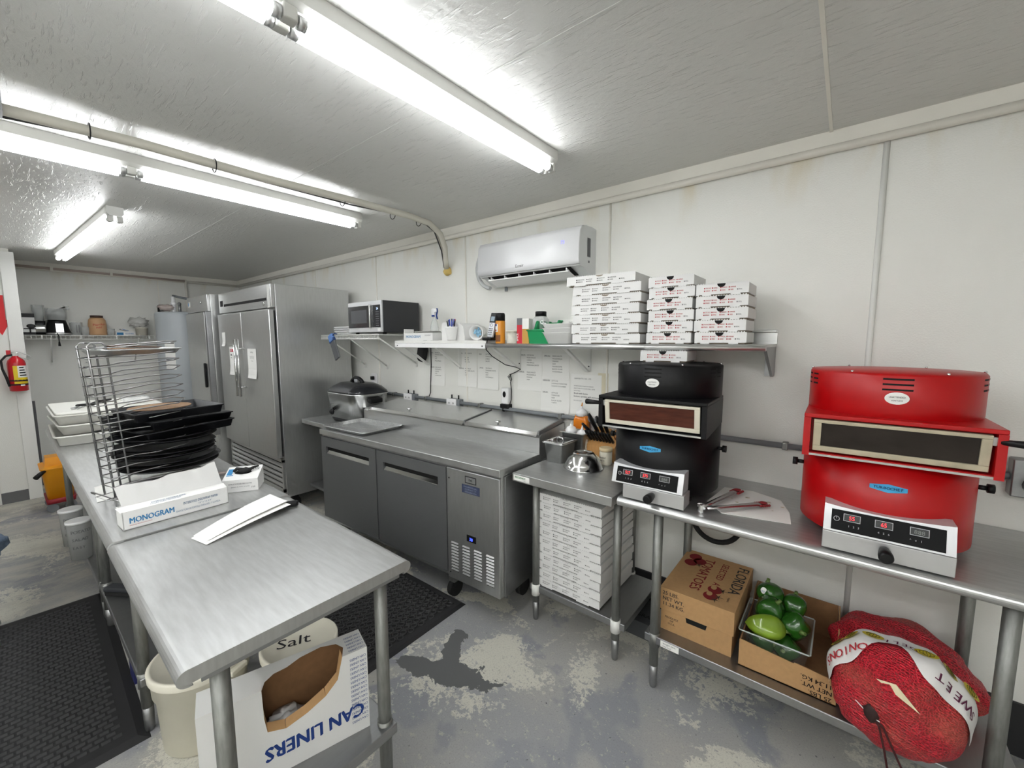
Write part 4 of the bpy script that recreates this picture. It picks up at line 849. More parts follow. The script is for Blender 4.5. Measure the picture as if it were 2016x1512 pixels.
# sheet tray on the worktop
t = thing('sheet_tray', 'scuffed aluminium sheet tray on the left end of the prep table', 'tray', (-2.935, -.60, .9165), R(5))
def tray_mesh(m, hx, hy, d, flare=.018, r=.03):
    m.rloft([(0, hx-flare, hy-flare, r), (d-.004, hx-.006, hy-.006, r), (d-.002, hx, hy, r), (d+.003, hx, hy, r), (d+.003, hx-.007, hy-.007, r), (.0025, hx-flare-.003, hy-flare-.003, r)], (0, 0), 5); return m
tray_mesh(MB(mat('worn_aluminium', (206, 207, 207), .3, .85, noise=(45, .22, (1, 3, 1)))), .262, .19, .024).build('tray', t, True)
m = MB(ALU)
for i in range(10): m.box(-.20+i*.03, -.188+i*.03, .12, .128, .003, .0045)
m.tube([(-.20, -.05, .0035), (0, -.02, .0035), (.2, .03, .0035)], .0018, 4); m.build('scored_mark', t, True)
# ---------------------------------------------------------------- small steel table
t = thing('small_table', 'small square edged steel table with pizza boxes beneath it', 'table', (-1.05, -.33, 0))
m = MB(TABLE).box(-1.372, -.79, -.655, -.004, .845, .89, .003); m.build('tabletop', t)
MB(PAPER).rect((-1.362, -.6552, .853), (1, 0, 0), (0, 0, 1), .105, .03).use(mat('green_ink', (40, 130, 70), .6)).text('REGENCY', .016, (-1.352, -.656, .866), bold=True).use(INKG).text('mixed', .007, (-1.30, -.656, .857)).build('maker_sticker', t)
MB(STEELD).box(-1.345, -.765, -.53, -.06, .168, .205, .003).build('undershelf', t)
for x, y in ((-1.305, -.525), (-.815, -.525), (-1.305, -.06), (-.93, -.06)): leg(x, y, .846, t); leg_collar(x, y, .185, t, WHITE)
# ---------------------------------------------------------------- big steel table
t = thing('steel_table', 'long rolled edge steel table under the two ovens', 'table', (-.1, -.33, 0))
BX0, BX1 = -.775, .565
def rolled_top(m, x0, x1, y0, y1, z, r=.021, roll=(True, True), lip=.045):
    m.box(x0, x1, y0+r, y1-(r if roll[1] else 0), z-.035, z-.0005, 0)
    if roll[0]: m.prism([(x0, y0+r+r*cos(a)*1.15, z-r+r*sin(a)) for a in [R(90+15*k) for k in range(14)]]+[(x0, y0+r*1.2, z-2*r)], (x1-x0, 0, 0))
    if roll[1]: m.prism([(x0, y1-r+r*cos(a)*1.15, z-r+r*sin(a)) for a in [R(90-15*k) for k in range(14)]]+[(x0, y1-r*1.2, z-2*r)], (x1-x0, 0, 0))
    for f in m.bm.faces:
        if abs(f.normal.x) < .5 if f.normal.length else False: f.smooth = False
    return m
m = rolled_top(MB(TABLE), BX0, BX1, -.632, -.003, .89, roll=(True, False)); m.build('tabletop', t)
MB(STEELD).box(-.645, .50, -.585, -.04, .225, .262, .004).build('undershelf', t)
for x in (-.605, .425):
    for y in (-.565, -.09): leg(x, y, .86, t); leg_collar(x, y, .24, t)
MB(PAPER).rect((-.57, -.5856, .228), (1, 0, 0), (0, 0, 1), .08, .03).use(INKG).text('weight limit', .012, (-.56, -.5863, .245)).text('max load', .01, (-.56, -.5863, .233)).build('weight_sticker', t)
# ---------------------------------------------------------------- conveyorless pizza ovens (drum shaped)
def pizza_oven(label, cx, cy, rz, body, box_top, leds, panel, glass, handle_side, frame_m, badge_txt):
    t = thing('pizza_oven', label, 'oven', (cx, cy, .89), rz)
    Rr = .238
    for a in (45, 135, 225, 315): MB(BLACKR).tube([(.19*cos(R(a)), .19*sin(R(a)), 0), (.19*cos(R(a)), .19*sin(R(a)), .032)], .024, 12).build('foot', t, True)
    m = MB(body).lathe([(Rr-.004, .03), (Rr, .034), (Rr, .33)], (0, 0, 0), 64); m.build('lower_drum', t, True)
    m = MB(body).lathe([(Rr-.003, .33), (Rr-.003, .598), (Rr-.009, .606), (.05, .613)], (0, 0, 0), 64); u = m.build('upper_drum', t, True)
    for a in range(-150, 151, 60): MB(CHROME).ball((.229*sin(R(a)), -.229*cos(R(a)), .608), .0045, 8, 5).build('screw', u, True)
    m = MB(DARKV)
    for a in (-78, -66, 0, 66, 78):
        w = 9 if a == 0 else 4.2
        for z in (.552, .569, .586):
            m.loft([[((Rr-.0022)*sin(R(a+k)), -(Rr-.0022)*cos(R(a+k)), z+dz) for k in (-w, -w/2, 0, w/2, w)] for dz in (0, .0058)], False, False)
    m.build('vent_slot', u, True)
    q = [((Rr-.0015)*sin(R(k)), -(Rr-.0015)*cos(R(k))) for k in range(-8, 9)]
    m = MB(PAPER).loft([[((Rr-.0012)*sin(R(7.2*cos(b))), -(Rr-.0012)*cos(R(7.2*cos(b))), .528+.0195*sin(b)*f) for f in (1, -1)] for b in [pi*k/14 for k in range(15)]], False, False)
    m.use(INK).text('UNATTENDED', .0075, (0, -Rr-.001, .5295), align='C', sx=.8).text('VENTLESS', .0065, (0, -Rr-.001, .519), align='C'); m.build('oval_badge', u, True)
    # door hood
    hw, yf, yb, z0, z1 = .235, -.272, .05, .315, .462
    m = MB(box_top).box(-hw, hw, yf-.002, yb, z1-.014, z1, .003); h = m.build('hood_top', t, True)
    m = MB(body)
    for s in (-1, 1): m.prism([(s*hw, yf, z1-.014), (s*hw, yb, z1-.014), (s*hw, yb, z0+.02), (s*hw, yf+.03, z0), (s*hw, yf, z0)], (-s*.02, 0, 0))
    m.box(-hw+.02, hw-.02, yf+.01, yb, z0+.0, z0+.010); m.box(-hw+.02, hw-.02, -.22, -.21, z0+.01, z1-.014); m.build('hood_side', t, True)
    MB(CHROME).box(-hw+.02, hw-.02, yf+.002, yf+.0098, z0+.001, z0+.008).build('sill_rail', t, True)
    # door: frame leaning a little outward at the bottom
    M_ = MX.Translation((0, yf+.03, z0+.018)) @ MX.Rotation(R(7), 4, 'X'); dw, dh = hw-.028, .112
    m = MB(frame_m)
    for b in ((-dw, dw, 0, .018), (-dw, dw, dh-.012, dh), (-dw, -dw+.022, .018, dh-.012), (dw-.022, dw, .018, dh-.012)): m.box(b[0], b[1], -.014, 0, b[2], b[3], .0015, M_)
    d = m.build('door', t, True)
    MB(glass).box(-dw+.022, dw-.022, -.008, -.003, .018, dh-.012, 0, M_).build('glass_pane', d, True)
    s = handle_side
    MB(STEEL).box(s*(dw-.0), s*(dw+.018), -.012, -.004, dh-.03, dh-.005, 0, M_).build('hinge_arm', d, True)
    hx = hw+.006
    MB(BLACKP).tube([M_ @ V((s*(dw+.015), -.012, dh-.018)), M_ @ V((s*(hx+.02), -.022, dh-.016)), M_ @ V((s*(hx+.052), -.024, dh-.015)), M_ @ V((s*(hx+.056), -.024, dh-.015))], [.008, .0105, .013, .011], 12).build('handle', d, True)
    # brand badge on the lower drum
    RB = Rr+.0012
    m = MB(mat('badge_blue', (70, 165, 215), .35)); hwid = 11.2
    def bz(k): return .0065+.008*(1-abs(k)/hwid)
    ks = [hwid*(i/10-1) for i in range(21)]
    m.loft([[(RB*sin(R(k)), -RB*cos(R(k)), .232+s2*bz(k)) for s2 in (-1, 1)] for k in ks], False, False)
    m.use(mat('badge_navy', (20, 50, 90), .4))
    n = len(badge_txt)
    for i, ch in enumerate(badge_txt):
        k = (i-(n-1)/2)*2.0; a = R(k); m.text(ch, .0125, ((RB+.0008)*sin(a), -(RB+.0008)*cos(a), .2285), (cos(a), sin(a), 0), (0, 0, 1), 'C', True)
    m.build('brand_badge', t, True)
    # control panel
    w, lx0, lx1 = panel
    yt, yb2 = -.258, -.285
    za, zb = .068, .160
    SIL = mat('panel_silver', (205, 206, 208), .3, .35)
    m = MB(SIL); arcp = []
    nn = 10
    for i in range(nn+1):
        x = -w/2+w*i/nn; e = abs(2*i/nn-1)
        q = 1+.12*e*e; arcp.append([(x, yb2, za), (x, yb2+(yt-.004-yb2)*q, za+(zb-.016-za)*q), (x, -.19, za+(zb-.016-za)*q), (x, -.19, za)])
    m.loft(arcp, True, True, False); cp = m.build('control_panel', t, True)
    up = V((0, yt-.004-yb2, zb-.016-za)).normalized(); o = V((0, yb2, za))
    def at(x, f): return o+V((x, 0, 0))+up*f
    m = MB(mat('panel_black', (12, 12, 14), .45, spec=.15)).rect(at(-w/2+.020, .006), (1, 0, 0), up, w-.042, .068, .001); m.build('touch_panel', cp, True)
    m = MB(mat('panel_mark', (190, 190, 192), .5)); dim = mat('display_glass', (44, 46, 46), .3)
    for j, x in enumerate((-.085, -.005, .078)):
        m.use(MATS['panel_mark']).rect(at(x-.022, .040), (1, 0, 0), up, .044, .024, .0014); m.use(dim).rect(at(x-.0205, .0415), (1, 0, 0), up, .041, .021, .0018)
    for j in range(9): m.use(MATS['panel_mark']).text('123456^vI'[j], .009, at(-.092+(.0125*(j % 3))+(.0, .075, .15)[j//3], .022), (1, 0, 0), up, 'C', off=.0016)
    m.tube([at(-w/2+.034+.0075*cos(a), .044+.0075*sin(a))+V((0, -.0015, 0)) for a in [2*pi*k/14 for k in range(14)]], .0009, 4, closed=True)
    m.tube([at(-w/2+.034, .044)+V((0, -.0015, 0)), at(-w/2+.034, .051)+V((0, -.0015, 0))], .0008, 4)
    m.build('panel_print', cp, True)
    m = MB(mat('led_red', (255, 40, 50), .4, emit=(255, 45, 55), es=1.1))
    for x, s in zip((-.085, -.005), leds): m.text(s, .0185, at(x, .0455), (1, 0, 0), up, 'C', False, .85, off=.0024)
    m.use(mat('led_unlit', (120, 124, 120), .4)).text('888', .017, at(.078, .045), (1, 0, 0), up, 'C', off=.0024)
    m.build('led_digits', cp, True)
    m = MB(mat('crumb_tray_steel', (198, 198, 198), .38, .6)).box(lx0, lx1, yb2-.004, yb2+.09, .006, .0665, .002); ct = m.build('crumb_tray', t, True)
    kx = (lx0+lx1)/2
    MB(BLACKP).lathe([(.013, 0), (.0165, .02), (.019, .045), (.019, .062), (.014, .07)], M=frame((kx, yb2-.004, .042), 0, pi/2), seg=18).build('tray_knob', ct, True)
    for s in (-1, 1): MB(BLACKP).tube([(s*(Rr-.004), -.03, .23), (s*(Rr+.018), -.03, .23)], .008, 8).tube([(s*(Rr+.018), -.03, .23), (s*(Rr+.034), -.03, .23)], .015, 12).build('side_knob', t, True)
    return t
pizza_oven('black drum shaped countertop pizza oven with dark red glass door', -.662, -.332, R(2.0), BLACK, BLACK, ('527', '575'), (.312, -.100, .165), mat('red_brown_glass', (80, 42, 32), .25, 0, .25, noise=(14, .35, (1, 3, 6))), -1, mat('door_frame_pale', (222, 216, 198), .4, .2), 'TURBOCHEF')  # black oven has reddish brown glass, varied by noise
pizza_oven('red drum shaped countertop pizza oven with stained glass door', .13, -.332, R(1.0), REDE, REDE, ('55', '65'), (.318, -.160, .160), mat('sooty_glass', (46, 40, 36), .3, 0, .25, noise=(7, .45, (1, 1, 2))), 1, mat('door_frame_sooty', (190, 180, 156), .4, .3, noise=(14, .18)), 'TURBOCHEF')
one('power_hose', MB(BLACKR).tube([(-.585, -.02, .845), (-.575, -.06, .75)]+arc((-.475, -.07, .665), .115, R(200), R(355), 14, 'xz')+[(-.358, -.05, .72), (-.36, -.01, .80)], .013, 10), 'thick black power lead looping below the long steel table', 'cable', (-.47, -.06, .6))
# ---------------------------------------------------------------- things on the small table
zt = .8905
def hotel_pan(m, hx, hy, d, c, z, r=.02):
    m.rloft([(z, hx-.012, hy-.012, r), (z+d-.004, hx-.004, hy-.004, r), (z+d-.002, hx+.008, hy+.008, r), (z+d+.001, hx+.008, hy+.008, r), (z+d+.001, hx-.005, hy-.005, r), (z+.003, hx-.014, hy-.014, r)], c, 5); return m
t = thing('steam_pan', 'square steel steam pan with notched lid, front left on the small table', 'pan', (-1.30, -.28, zt))
hotel_pan(MB(STEEL), .068, .085, .115, (-1.302, -.285), zt).build('pan', t)
l = MB(CHROME).rloft([(zt+.117, .072, .089, .018), (zt+.121, .072, .089, .018), (zt+.122, .058, .074, .016), (zt+.119, .052, .068, .016)], (-1.302, -.285), 5).build('lid', t)
MB(CHROME).tube([(-1.325, -.285, zt+.12), (-1.318, -.285, zt+.135), (-1.286, -.285, zt+.135), (-1.279, -.285, zt+.12)], .004, 6).ball((-1.335, -.325, zt+.124), .016, 10, 6, None, (1, .55, .3)).build('lid_handle', l)
t = thing('steam_pan', 'taller steel steam pan behind the lidded one, holding white capped bottles', 'pan', (-1.21, -.12, zt))
hotel_pan(MB(STEEL), .084, .062, .150, (-1.278, -.13), zt).build('pan', t)
def squeeze(x, y, z, h, fill, label, tip):
    t = thing('squeeze_bottle', label, 'bottle', (x, y, z))
    MB(fill).lathe([(.034, 0), (.038, .012), (.038, h-.02), (.033, h)], (x, y, z), 20).build('bottle', t)
    MB(WPLAST).lathe([(.036, h-.002), (.036, h+.02), (.03, h+.027), (.029, h+.033), (.02, h+.04), (.009, h+.044), (.007, h+.056)], (x, y, z), 20).build('cap', t)
    MB(tip).tube([(x, y, z+h+.055), (x+.002, y, z+h+.07)], [.006, .0035], 8).build('nozzle', t)
squeeze(-1.318, -.13, zt+.01, .125, CREAM, 'left white capped squeeze bottle standing in the tall steam pan', WPLAST)
squeeze(-1.235, -.14, zt+.005, .118, CREAM, 'right white capped squeeze bottle standing in the tall steam pan', WPLAST)
t = thing('sauce_bottle', 'large orange sauce bottle with white screw cap behind the steam pans', 'bottle', (-1.13, -.055, zt))
# stands behind the pans against the wall
ox, oy = -1.278, .0
squ = (-1.296, -.041)
MB(mat('orange_sauce', (226, 128, 24), .25, coat=.4)).rloft([(zt, .05, .022, .015), (zt+.20, .052, .024, .015), (zt+.235, .04, .024, .015)], squ, 6).build('bottle', t)
MB(WPLAST).lathe([(.036, .233), (.036, .258), (.03, .266), (.02, .273), (.009, .28), (.007, .295)], (squ[0], squ[1], zt), 22).build('cap', t)
MB(mat('orange_tip', (220, 150, 70), .5)).tube([(squ[0], squ[1], zt+.294), (squ[0]+.004, squ[1], zt+.318)], [.006, .003], 8).build('nozzle', t)
WOOD = mat('light_wood_block', (190, 142, 86), .5, noise=(14, .12, (8, 8, 1)))
t = thing('knife_block', 'light wood knife block between the bowl and the black oven', 'knife block', (-1.1, -.08, zt))
bx0, bx1, by0, by1 = -1.20, -1.018, -.145, -.02
MB(WOOD).prism([(bx0, by0, zt), (bx0, by0, zt+.085), (bx0, by0+.02, zt+.10), (bx0, by1, zt+.17), (bx0, by1, zt)], (bx1-bx0, 0, 0)).build('block', t)
m = MB(DARKV)
for i in range(9): pass
KN = MB
def knife(x, y, z, lean, tilt, L, w, label, hm=BLACKP):
    M_ = MX.Translation((x, y, z)) @ MX.Rotation(R(tilt), 4, 'Y') @ MX.Rotation(R(lean), 4, 'X')
    t = thing('kitchen_knife', label, 'knife', (x, y, z), 0, 'knives in the wood block')
    MB(STEEL).box(-.0012, .0012, -w*.9, w*.9, -.045, .012, 0, M_).build('blade', t)
    h = MB(hm).rloft([(0, .0075, w, .006), (L*.2, .008, w*.95, .006), (L*.75, .0085, w*1.1, .006), (L, .0065, w*.85, .006)], (0, 0), 3, True, M_); h.build('handle', t)
STEAK = 8
for i in range(STEAK): knife(bx0+.018+i*.0205, by0+.026, zt+.112, 42, -10, .085, .008, '%s steak knife from the left in the front row of the knife block' % ('first', 'second', 'third', 'fourth', 'fifth', 'sixth', 'seventh', 'eighth')[i])
knife(bx0+.035, by0+.075, zt+.15, 26, -16, .135, .014, 'long chef knife at the back left of the knife block')
knife(bx0+.072, by0+.075, zt+.15, 26, -12, .120, .012, 'black handled carving knife beside the chef knife')
knife(bx0+.105, by0+.075, zt+.15, 26, -10, .118, .012, 'black handled bread knife in the middle of the back row')
knife(bx0+.012, by0+.055, zt+.135, 30, -34, .10, .009, 'knife with bare steel collar leaning left out of the block')
t = thing('sharpening_steel', 'grey ring handled tool in the knife block beside the black oven', 'tool', (bx0+.145, by0+.09, zt+.16))
MB(mat('grey_ring_handle', (168, 170, 172), .4)).tube([(bx0+.14+.012*cos(a), by0+.07-.004*sin(a), zt+.20+.026*sin(a)) for a in [2*pi*k/16 for k in range(16)]], .004, 6, closed=True).build('ring_handle', t); MB(STEEL).tube([(bx0+.14, by0+.07, zt+.175), (bx0+.14, by0+.09, zt+.13)], .004, 6).build('shaft', t)
t = thing('kitchen_shears', 'shears with copper toned ring handles at the right of the knife block', 'shears', (bx1-.012, by0+.05, zt+.13))
CU = mat('copper_tone_handle', (150, 92, 62), .4)
for s in (-1, 1): MB(CU).tube([(bx1-.013+s*.013+.010*cos(a), by0+.03, zt+.168+.014*sin(a)) for a in [2*pi*k/14 for k in range(14)]], .003, 6, closed=True).tube([(bx1-.013+s*.010, by0+.032, zt+.154), (bx1-.013, by0+.045, zt+.125)], .003, 6).build('ring_handle', t)
t = thing('seasoning_jar', 'small clear jar with wooden lid and script label before the knife block', 'jar', (-1.0, -.215, zt))
jc = (-1.045, -.20, zt)
MB(mat('cream_seasoning', (214, 208, 190), .35)).lathe([(.033, 0), (.036, .008), (.036, .072), (.032, .08)], jc, 24).build('jar', t)
MB(mat('pale_wood_lid', (214, 194, 154), .5)).lathe([(.037, .08), (.038, .084), (.038, .096), (.034, .099)], jc, 24).build('lid', t)
m = MB(INK)
for i, ch in enumerate('Granulated'):
    a = R(-34+6.6*i-6); m.text(ch, .014, (jc[0]+.0367*sin(a), jc[1]-.0367*cos(a), zt+.042), (cos(a), sin(a), 0), (0, 0, 1), 'C')
for i, ch in enumerate('garlic'):
    a = R(-24+7*i); m.text(ch, .013, (jc[0]+.0367*sin(a), jc[1]-.0367*cos(a), zt+.026), (cos(a), sin(a), 0), (0, 0, 1), 'C')
m.build('script_label', t)
one('mixing_bowl', MB(mat('bowl_steel', (214, 214, 212), .13, 1)).lathe([(.108, .0), (.112, .003), (.108, .006), (.10, .03), (.084, .062), (.06, .084), (.046, .090), (.046, .087), (.02, .087)], (-1.115, -.335, zt), 40), 'upturned polished steel mixing bowl on the small table', 'bowl', (-1.135, -.335, zt))
# ---------------------------------------------------------------- things on the big table
zt = .8905
m = MB(PAPER); pts = [(-.44, -.43), (-.36, -.53), (-.125, -.475), (-.14, -.36), (-.185, -.22), (-.30, -.17), (-.42, -.19)]
m.loft([[(x, y, zt+.0004) for x, y in pts], [(x, y, zt+.0016+.0016*(i % 2)) for i, (x, y) in enumerate(pts)]], smooth=False)
m.use(mat('grease_spot', (205, 198, 178), .6))
for i in range(8): m.lathe([(.004+.003*(i % 3), 0), (.001, .0004)], (-.36+.027*i, -.33-.05*sin(i*2.3), zt+.0036), 8)
one('deli_paper', m, 'sheet of white deli paper with grease spots between the ovens', 'paper', (-.3, -.35, zt))
t = thing('tongs', 'stainless tongs with red stained tips lying on the deli paper', 'tongs', (-.4, -.5, zt))
px, py = -.425, -.575
a1, a2 = V((-.345, -.265, zt+.022)), V((-.225, -.355, zt+.016))
for n_, e in enumerate((a1, a2)):
    b = V((px+.018*(n_), py+.0+.012*(1-n_), zt+.022)); d = (e-b); L = d.length; d.normalize(); sd = V((-d.y, d.x, 0)); z_ = V((0, 0, 1)); m = MB(mat('tong_steel', (190, 186, 186), .25, 1))
    rows = [(0, .008, .004), (.2, .012, .006), (.55, .013, .007), (.8, .016, .008), (1, .019, .004)]
    m.loft([[b+d*(L*f)+sd*w*cos(q)+z_*(h*1.6*sin(q)+.0) for q in [pi*k/8 for k in range(9)]]+[b+d*(L*f)+sd*(w-.0015)*cos(q)+z_*((h-.0015)*1.6*sin(q)-.0005) for q in [pi*k/8 for k in range(8, -1, -1)]] for f, w, h in rows], True, True)
    m.build('arm', t)
    m = MB(mat('sauce_stain', (132, 24, 30), .4))
    for i in range(7):
        f = .86+.035*i; 
        if f > 1.02: break
        for s in (-1, 1): m.ball(b+d*(L*f)+sd*(.017*s)+z_*.003, .0055, 8, 5)
    m.ball(b+d*(L*.95)+z_*.010, .016, 10, 6, None, (1, 1, .28)); m.build('stained_tip', t)
MB(CHROME).loft([[(px-.002+.019*cos(a), py+.004+.019*sin(a), zt+z) for a in [R(60+30*k) for k in range(9)]] for z in (.006, .034)], False, False).build('spring_band', t)
# ---------------------------------------------------------------- below the big table
zsf = .2625
t = thing('tomato_box', 'closed kraft carton printed with tomatoes on the lower table shelf', 'box', (-.45, -.28, zsf), R(-.6))
x0, x1, y0, y1 = -.603, -.293, -.515, -.075
MB(KRAFT).box(x0+.006, x1-.006, y0+.006, y1-.006, zsf, zsf+.19).use(DARKV).prism([(x0+.115+.0, y0+.0055, zsf+.098), (x0+.205, y0+.0055, zsf+.098), (x0+.2, y0+.0055, zsf+.075), (x0+.12, y0+.0055, zsf+.075)], (0, -.001, 0)).build('carton_base', t)
l = MB(KRAFT).box(x0, x1, y0, y1, zsf+.10, zsf+.206, .0015).build('carton_lid', t)
zl = zsf+.206
m = MB(INK)
m.text('FLORIDA', .066, (x1-.055, y1-.035, zl), (0, -1, 0), (1, 0, 0), bold=True, sx=1.0)
for i, s in enumerate(('25 LBS.', 'NET WT.', '11.34 KG.')): m.text(s, .024, (x0+.012, y0, zsf+.176-i*.026), (1, 0, 0), (0, 0, 1), bold=True)
for i, s in enumerate(('PRODUCE', 'OF', 'U.S.A.')): m.text(s, .013, (x0+.055, y0+.006, zsf+.062-i*.014), (1, 0, 0), (0, 0, 1), 'C', True, off=.0012)
m.text('repack', .014, (x1-.045, y0+.10, zl), (0, -1, 0), (1, 0, 0)); m.build('black_print', l)
m = MB(INKDR); m.text('SELECTED', .042, (x1-.125, y1-.05, zl), (0, -1, 0), (1, 0, 0), bold=True, sx=.9).text('TOMATOES', .064, (x1-.205, y1-.05, zl), (0, -1, 0), (1, 0, 0), bold=True, sx=.95).text('A', .042, (x1-.125, y1-.25, zl), (0, -1, 0), (1, 0, 0), bold=True)
def disc(m, cx, cy, rx, ry, off, n=18): return m.poly([(cx+rx*cos(2*pi*k/n), cy+ry*sin(2*pi*k/n), zl+off) for k in range(n)])
for cx, cy in ((x1-.105, y0+.125), (x1-.110, y0+.065), (x0+.055, y1-.065), (x0+.085, y1-.10), (x0+.05, y1-.135)): disc(m, cx, cy, .03, .034, .0009)
m.use(KRAFT)
for cx, cy in ((x1-.105, y0+.135), (x1-.110, y0+.075)): disc(m, cx-.008, cy+.006, .012, .018, .0012)
m.use(mat('stem_ink', (60, 52, 40), .8))
for cx, cy in ((x1-.075, y0+.135), (x1-.08, y0+.075), (x1-.09, y0+.045), (x0+.09, y1-.14)):
    for k in range(5): a = k*1.26; m.poly([(cx-.003*sin(a), cy+.003*cos(a), zl+.0014), (cx+.003*sin(a), cy-.003*cos(a), zl+.0014), (cx+.026*cos(a), cy+.026*sin(a), zl+.0014)])
m.build('tomato_print', l)
t = thing('produce_tray', 'open kraft carton holding the tub of green peppers', 'box', (-.11, -.28, zsf))
x0, x1, y0, y1 = -.268, .052, -.53, -.10
w = .005
m = MB(KRAFT).box(x0, x1, y0, y1, zsf, zsf+.004)
m.prism([(x0, y0, zsf), (x1, y0, zsf), (x1, y0, zsf+.095), (x0+.19, y0, zsf+.105), (x0+.185, y0, zsf+.10), (x0+.0, y0, zsf+.115)], (0, w, 0))
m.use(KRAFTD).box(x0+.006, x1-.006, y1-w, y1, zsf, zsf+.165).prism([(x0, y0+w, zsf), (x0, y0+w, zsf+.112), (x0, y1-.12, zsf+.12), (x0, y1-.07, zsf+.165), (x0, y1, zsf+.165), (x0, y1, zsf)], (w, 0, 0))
m.use(KRAFT).prism([(x1, y0+w, zsf), (x1, y0+w, zsf+.095), (x1, y0+.17, zsf+.105), (x1, y0+.24, zsf+.165), (x1, y1, zsf+.165), (x1, y1, zsf)], (-w, 0, 0))
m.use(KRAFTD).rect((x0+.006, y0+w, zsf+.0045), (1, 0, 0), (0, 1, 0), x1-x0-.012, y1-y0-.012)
m.build('carton', t)
m = MB(INK)
for i, s in enumerate(('25 LBS.', 'NET WT.', '11.34 KG.')): m.text(s, .024, (x1-.012, y0, zsf+.022+i*.026), (-1, 0, 0), (0, 0, -1), bold=True)
# upside-down print still faces the viewer
for f in m.bm.faces: f.normal_update()
for v in m.bm.verts: v.co.y = y0-.0008
m.build('black_print', t)
PEP = mat('pepper_green', (36, 84, 22), .2, coat=.5, noise=(7, .35)); PEPL = mat('pepper_light_green', (118, 146, 40), .18, coat=.5, noise=(6, .45)); STEM = mat('pepper_stem', (96, 120, 58), .5)
def pepper(c, r, rot, mt, label, ln=1.25, sticker=False):
    r *= 1.22
    M_ = MX.Translation(c) @ MX.Rotation(R(rot[2]), 4, 'Z') @ MX.Rotation(R(rot[0]), 4, 'X') @ MX.Rotation(R(rot[1]), 4, 'Y')
    t = thing('green_pepper', label, 'pepper', c, 0, 'green bell peppers in the clear tub')
    rings = []
    for i in range(13):
        f = i/12; z = (f-.5)*2*r*ln; th = pi*f
        base = (sin(th)**.55 if 0 < f < 1 else 0)*(.82+.2*f)
        ring = []
        for k in range(28):
            a = 2*pi*k/28; q = r*base*(1+.13*cos(4*a+.4*f)*sin(th)**.5*(.6+.5*f)+.02*sin(3*a+6*f))+.0015
            dz = (-.16*r*(1-sin(th)) if f > .8 else 0)
            ring.append(M_ @ V((q*cos(a), q*sin(a), z+dz)))
        rings.append(ring)
    MB(mt).loft(rings).build('flesh', t)
    MB(STEM).tube([M_ @ V((0, 0, r*ln*.80)), M_ @ V((.002, 0, r*ln*.92)), M_ @ V((.006, .003, r*ln*1.05))], [.012, .007, .007], 8).build('stem', t)
    if sticker: MB(PAPER).poly([M_ @ V((r*.93*cos(.0)+.004, 0, 0)) + V((-.0, 0, 0)) + (M_.to_3x3() @ V((0, .013*cos(a), .017*sin(a)))) for a in [2*pi*k/14 for k in range(14)]]).build('sticker', t)
pz = zsf+.006
pc = (-.165, -.335)
pepper((pc[0]-.022, pc[1]-.085, pz+.135), .044, (8, 88, 14), PEPL, 'yellowish green pepper lying across the front of the clear tub', 1.5)
pepper((pc[0]-.025, pc[1]-.005, pz+.17), .046, (30, 15, 40), PEP, 'large dark green pepper on the left side of the clear tub')
pepper((pc[0]-.03, pc[1]+.055, pz+.205), .042, (-30, -12, 10), PEP, 'green pepper with a white sticker, highest in the clear tub', 1.2, False)
pepper((pc[0]+.068, pc[1]-.02, pz+.15), .044, (86, 12, 20), PEP, 'green pepper with its ribbed end facing out on the right of the tub', 1.2)
pepper((pc[0]+.06, pc[1]+.06, pz+.185), .040, (-20, 30, 60), PEP, 'dark green pepper at the back right of the clear tub', 1.2)
pepper((pc[0]-.035, pc[1]-.06, pz+.055), .042, (60, 60, 0), PEP, 'green pepper at the bottom left of the clear tub', 1.2)
pepper((pc[0]+.05, pc[1]-.055, pz+.055), .042, (70, -40, 30), PEP, 'green pepper at the bottom right of the clear tub', 1.2)
pepper((pc[0]+.05, pc[1]+.05, pz+.075), .042, (0, 40, 30), PEP, 'green pepper at the bottom back of the clear tub', 1.2)
st = MB(PAPER).ball((pc[0]-.052, pc[1]+.02, pz+.232), .016, 12, 6, None, (.8, .35, 1)); one('produce_sticker', st.use(INKB).text('PLU', .009, (pc[0]-.052, pc[1]+.014, pz+.229), align='C'), 'small white oval produce sticker on the highest pepper', 'sticker', (pc[0]-.052, pc[1]+.02, pz+.232))
m = MB(mat('clamshell_plastic', (232, 240, 236), .08, alpha=.16))
m.rloft([(pz-.001, .10, .115, .03), (pz+.11, .118, .132, .03), (pz+.112, .124, .138, .03), (pz+.118, .124, .138, .03)], (pc[0]+.008, pc[1]-.01), 5, False)
m.use(mat('clamshell_edge', (226, 234, 230), .1, alpha=.5)).tube([(pc[0]+.008+x, pc[1]-.01+y, pz+.118) for x, y in ((-.12, -.136), (.12, -.136), (.124, -.13), (.124, .13), (.12, .136), (-.12, .136), (-.124, .13), (-.124, -.13))], .003, 5, closed=True)
one('clamshell_tub', m, 'clear plastic tub of peppers standing in the open carton', 'tub', (pc[0], pc[1], pz))
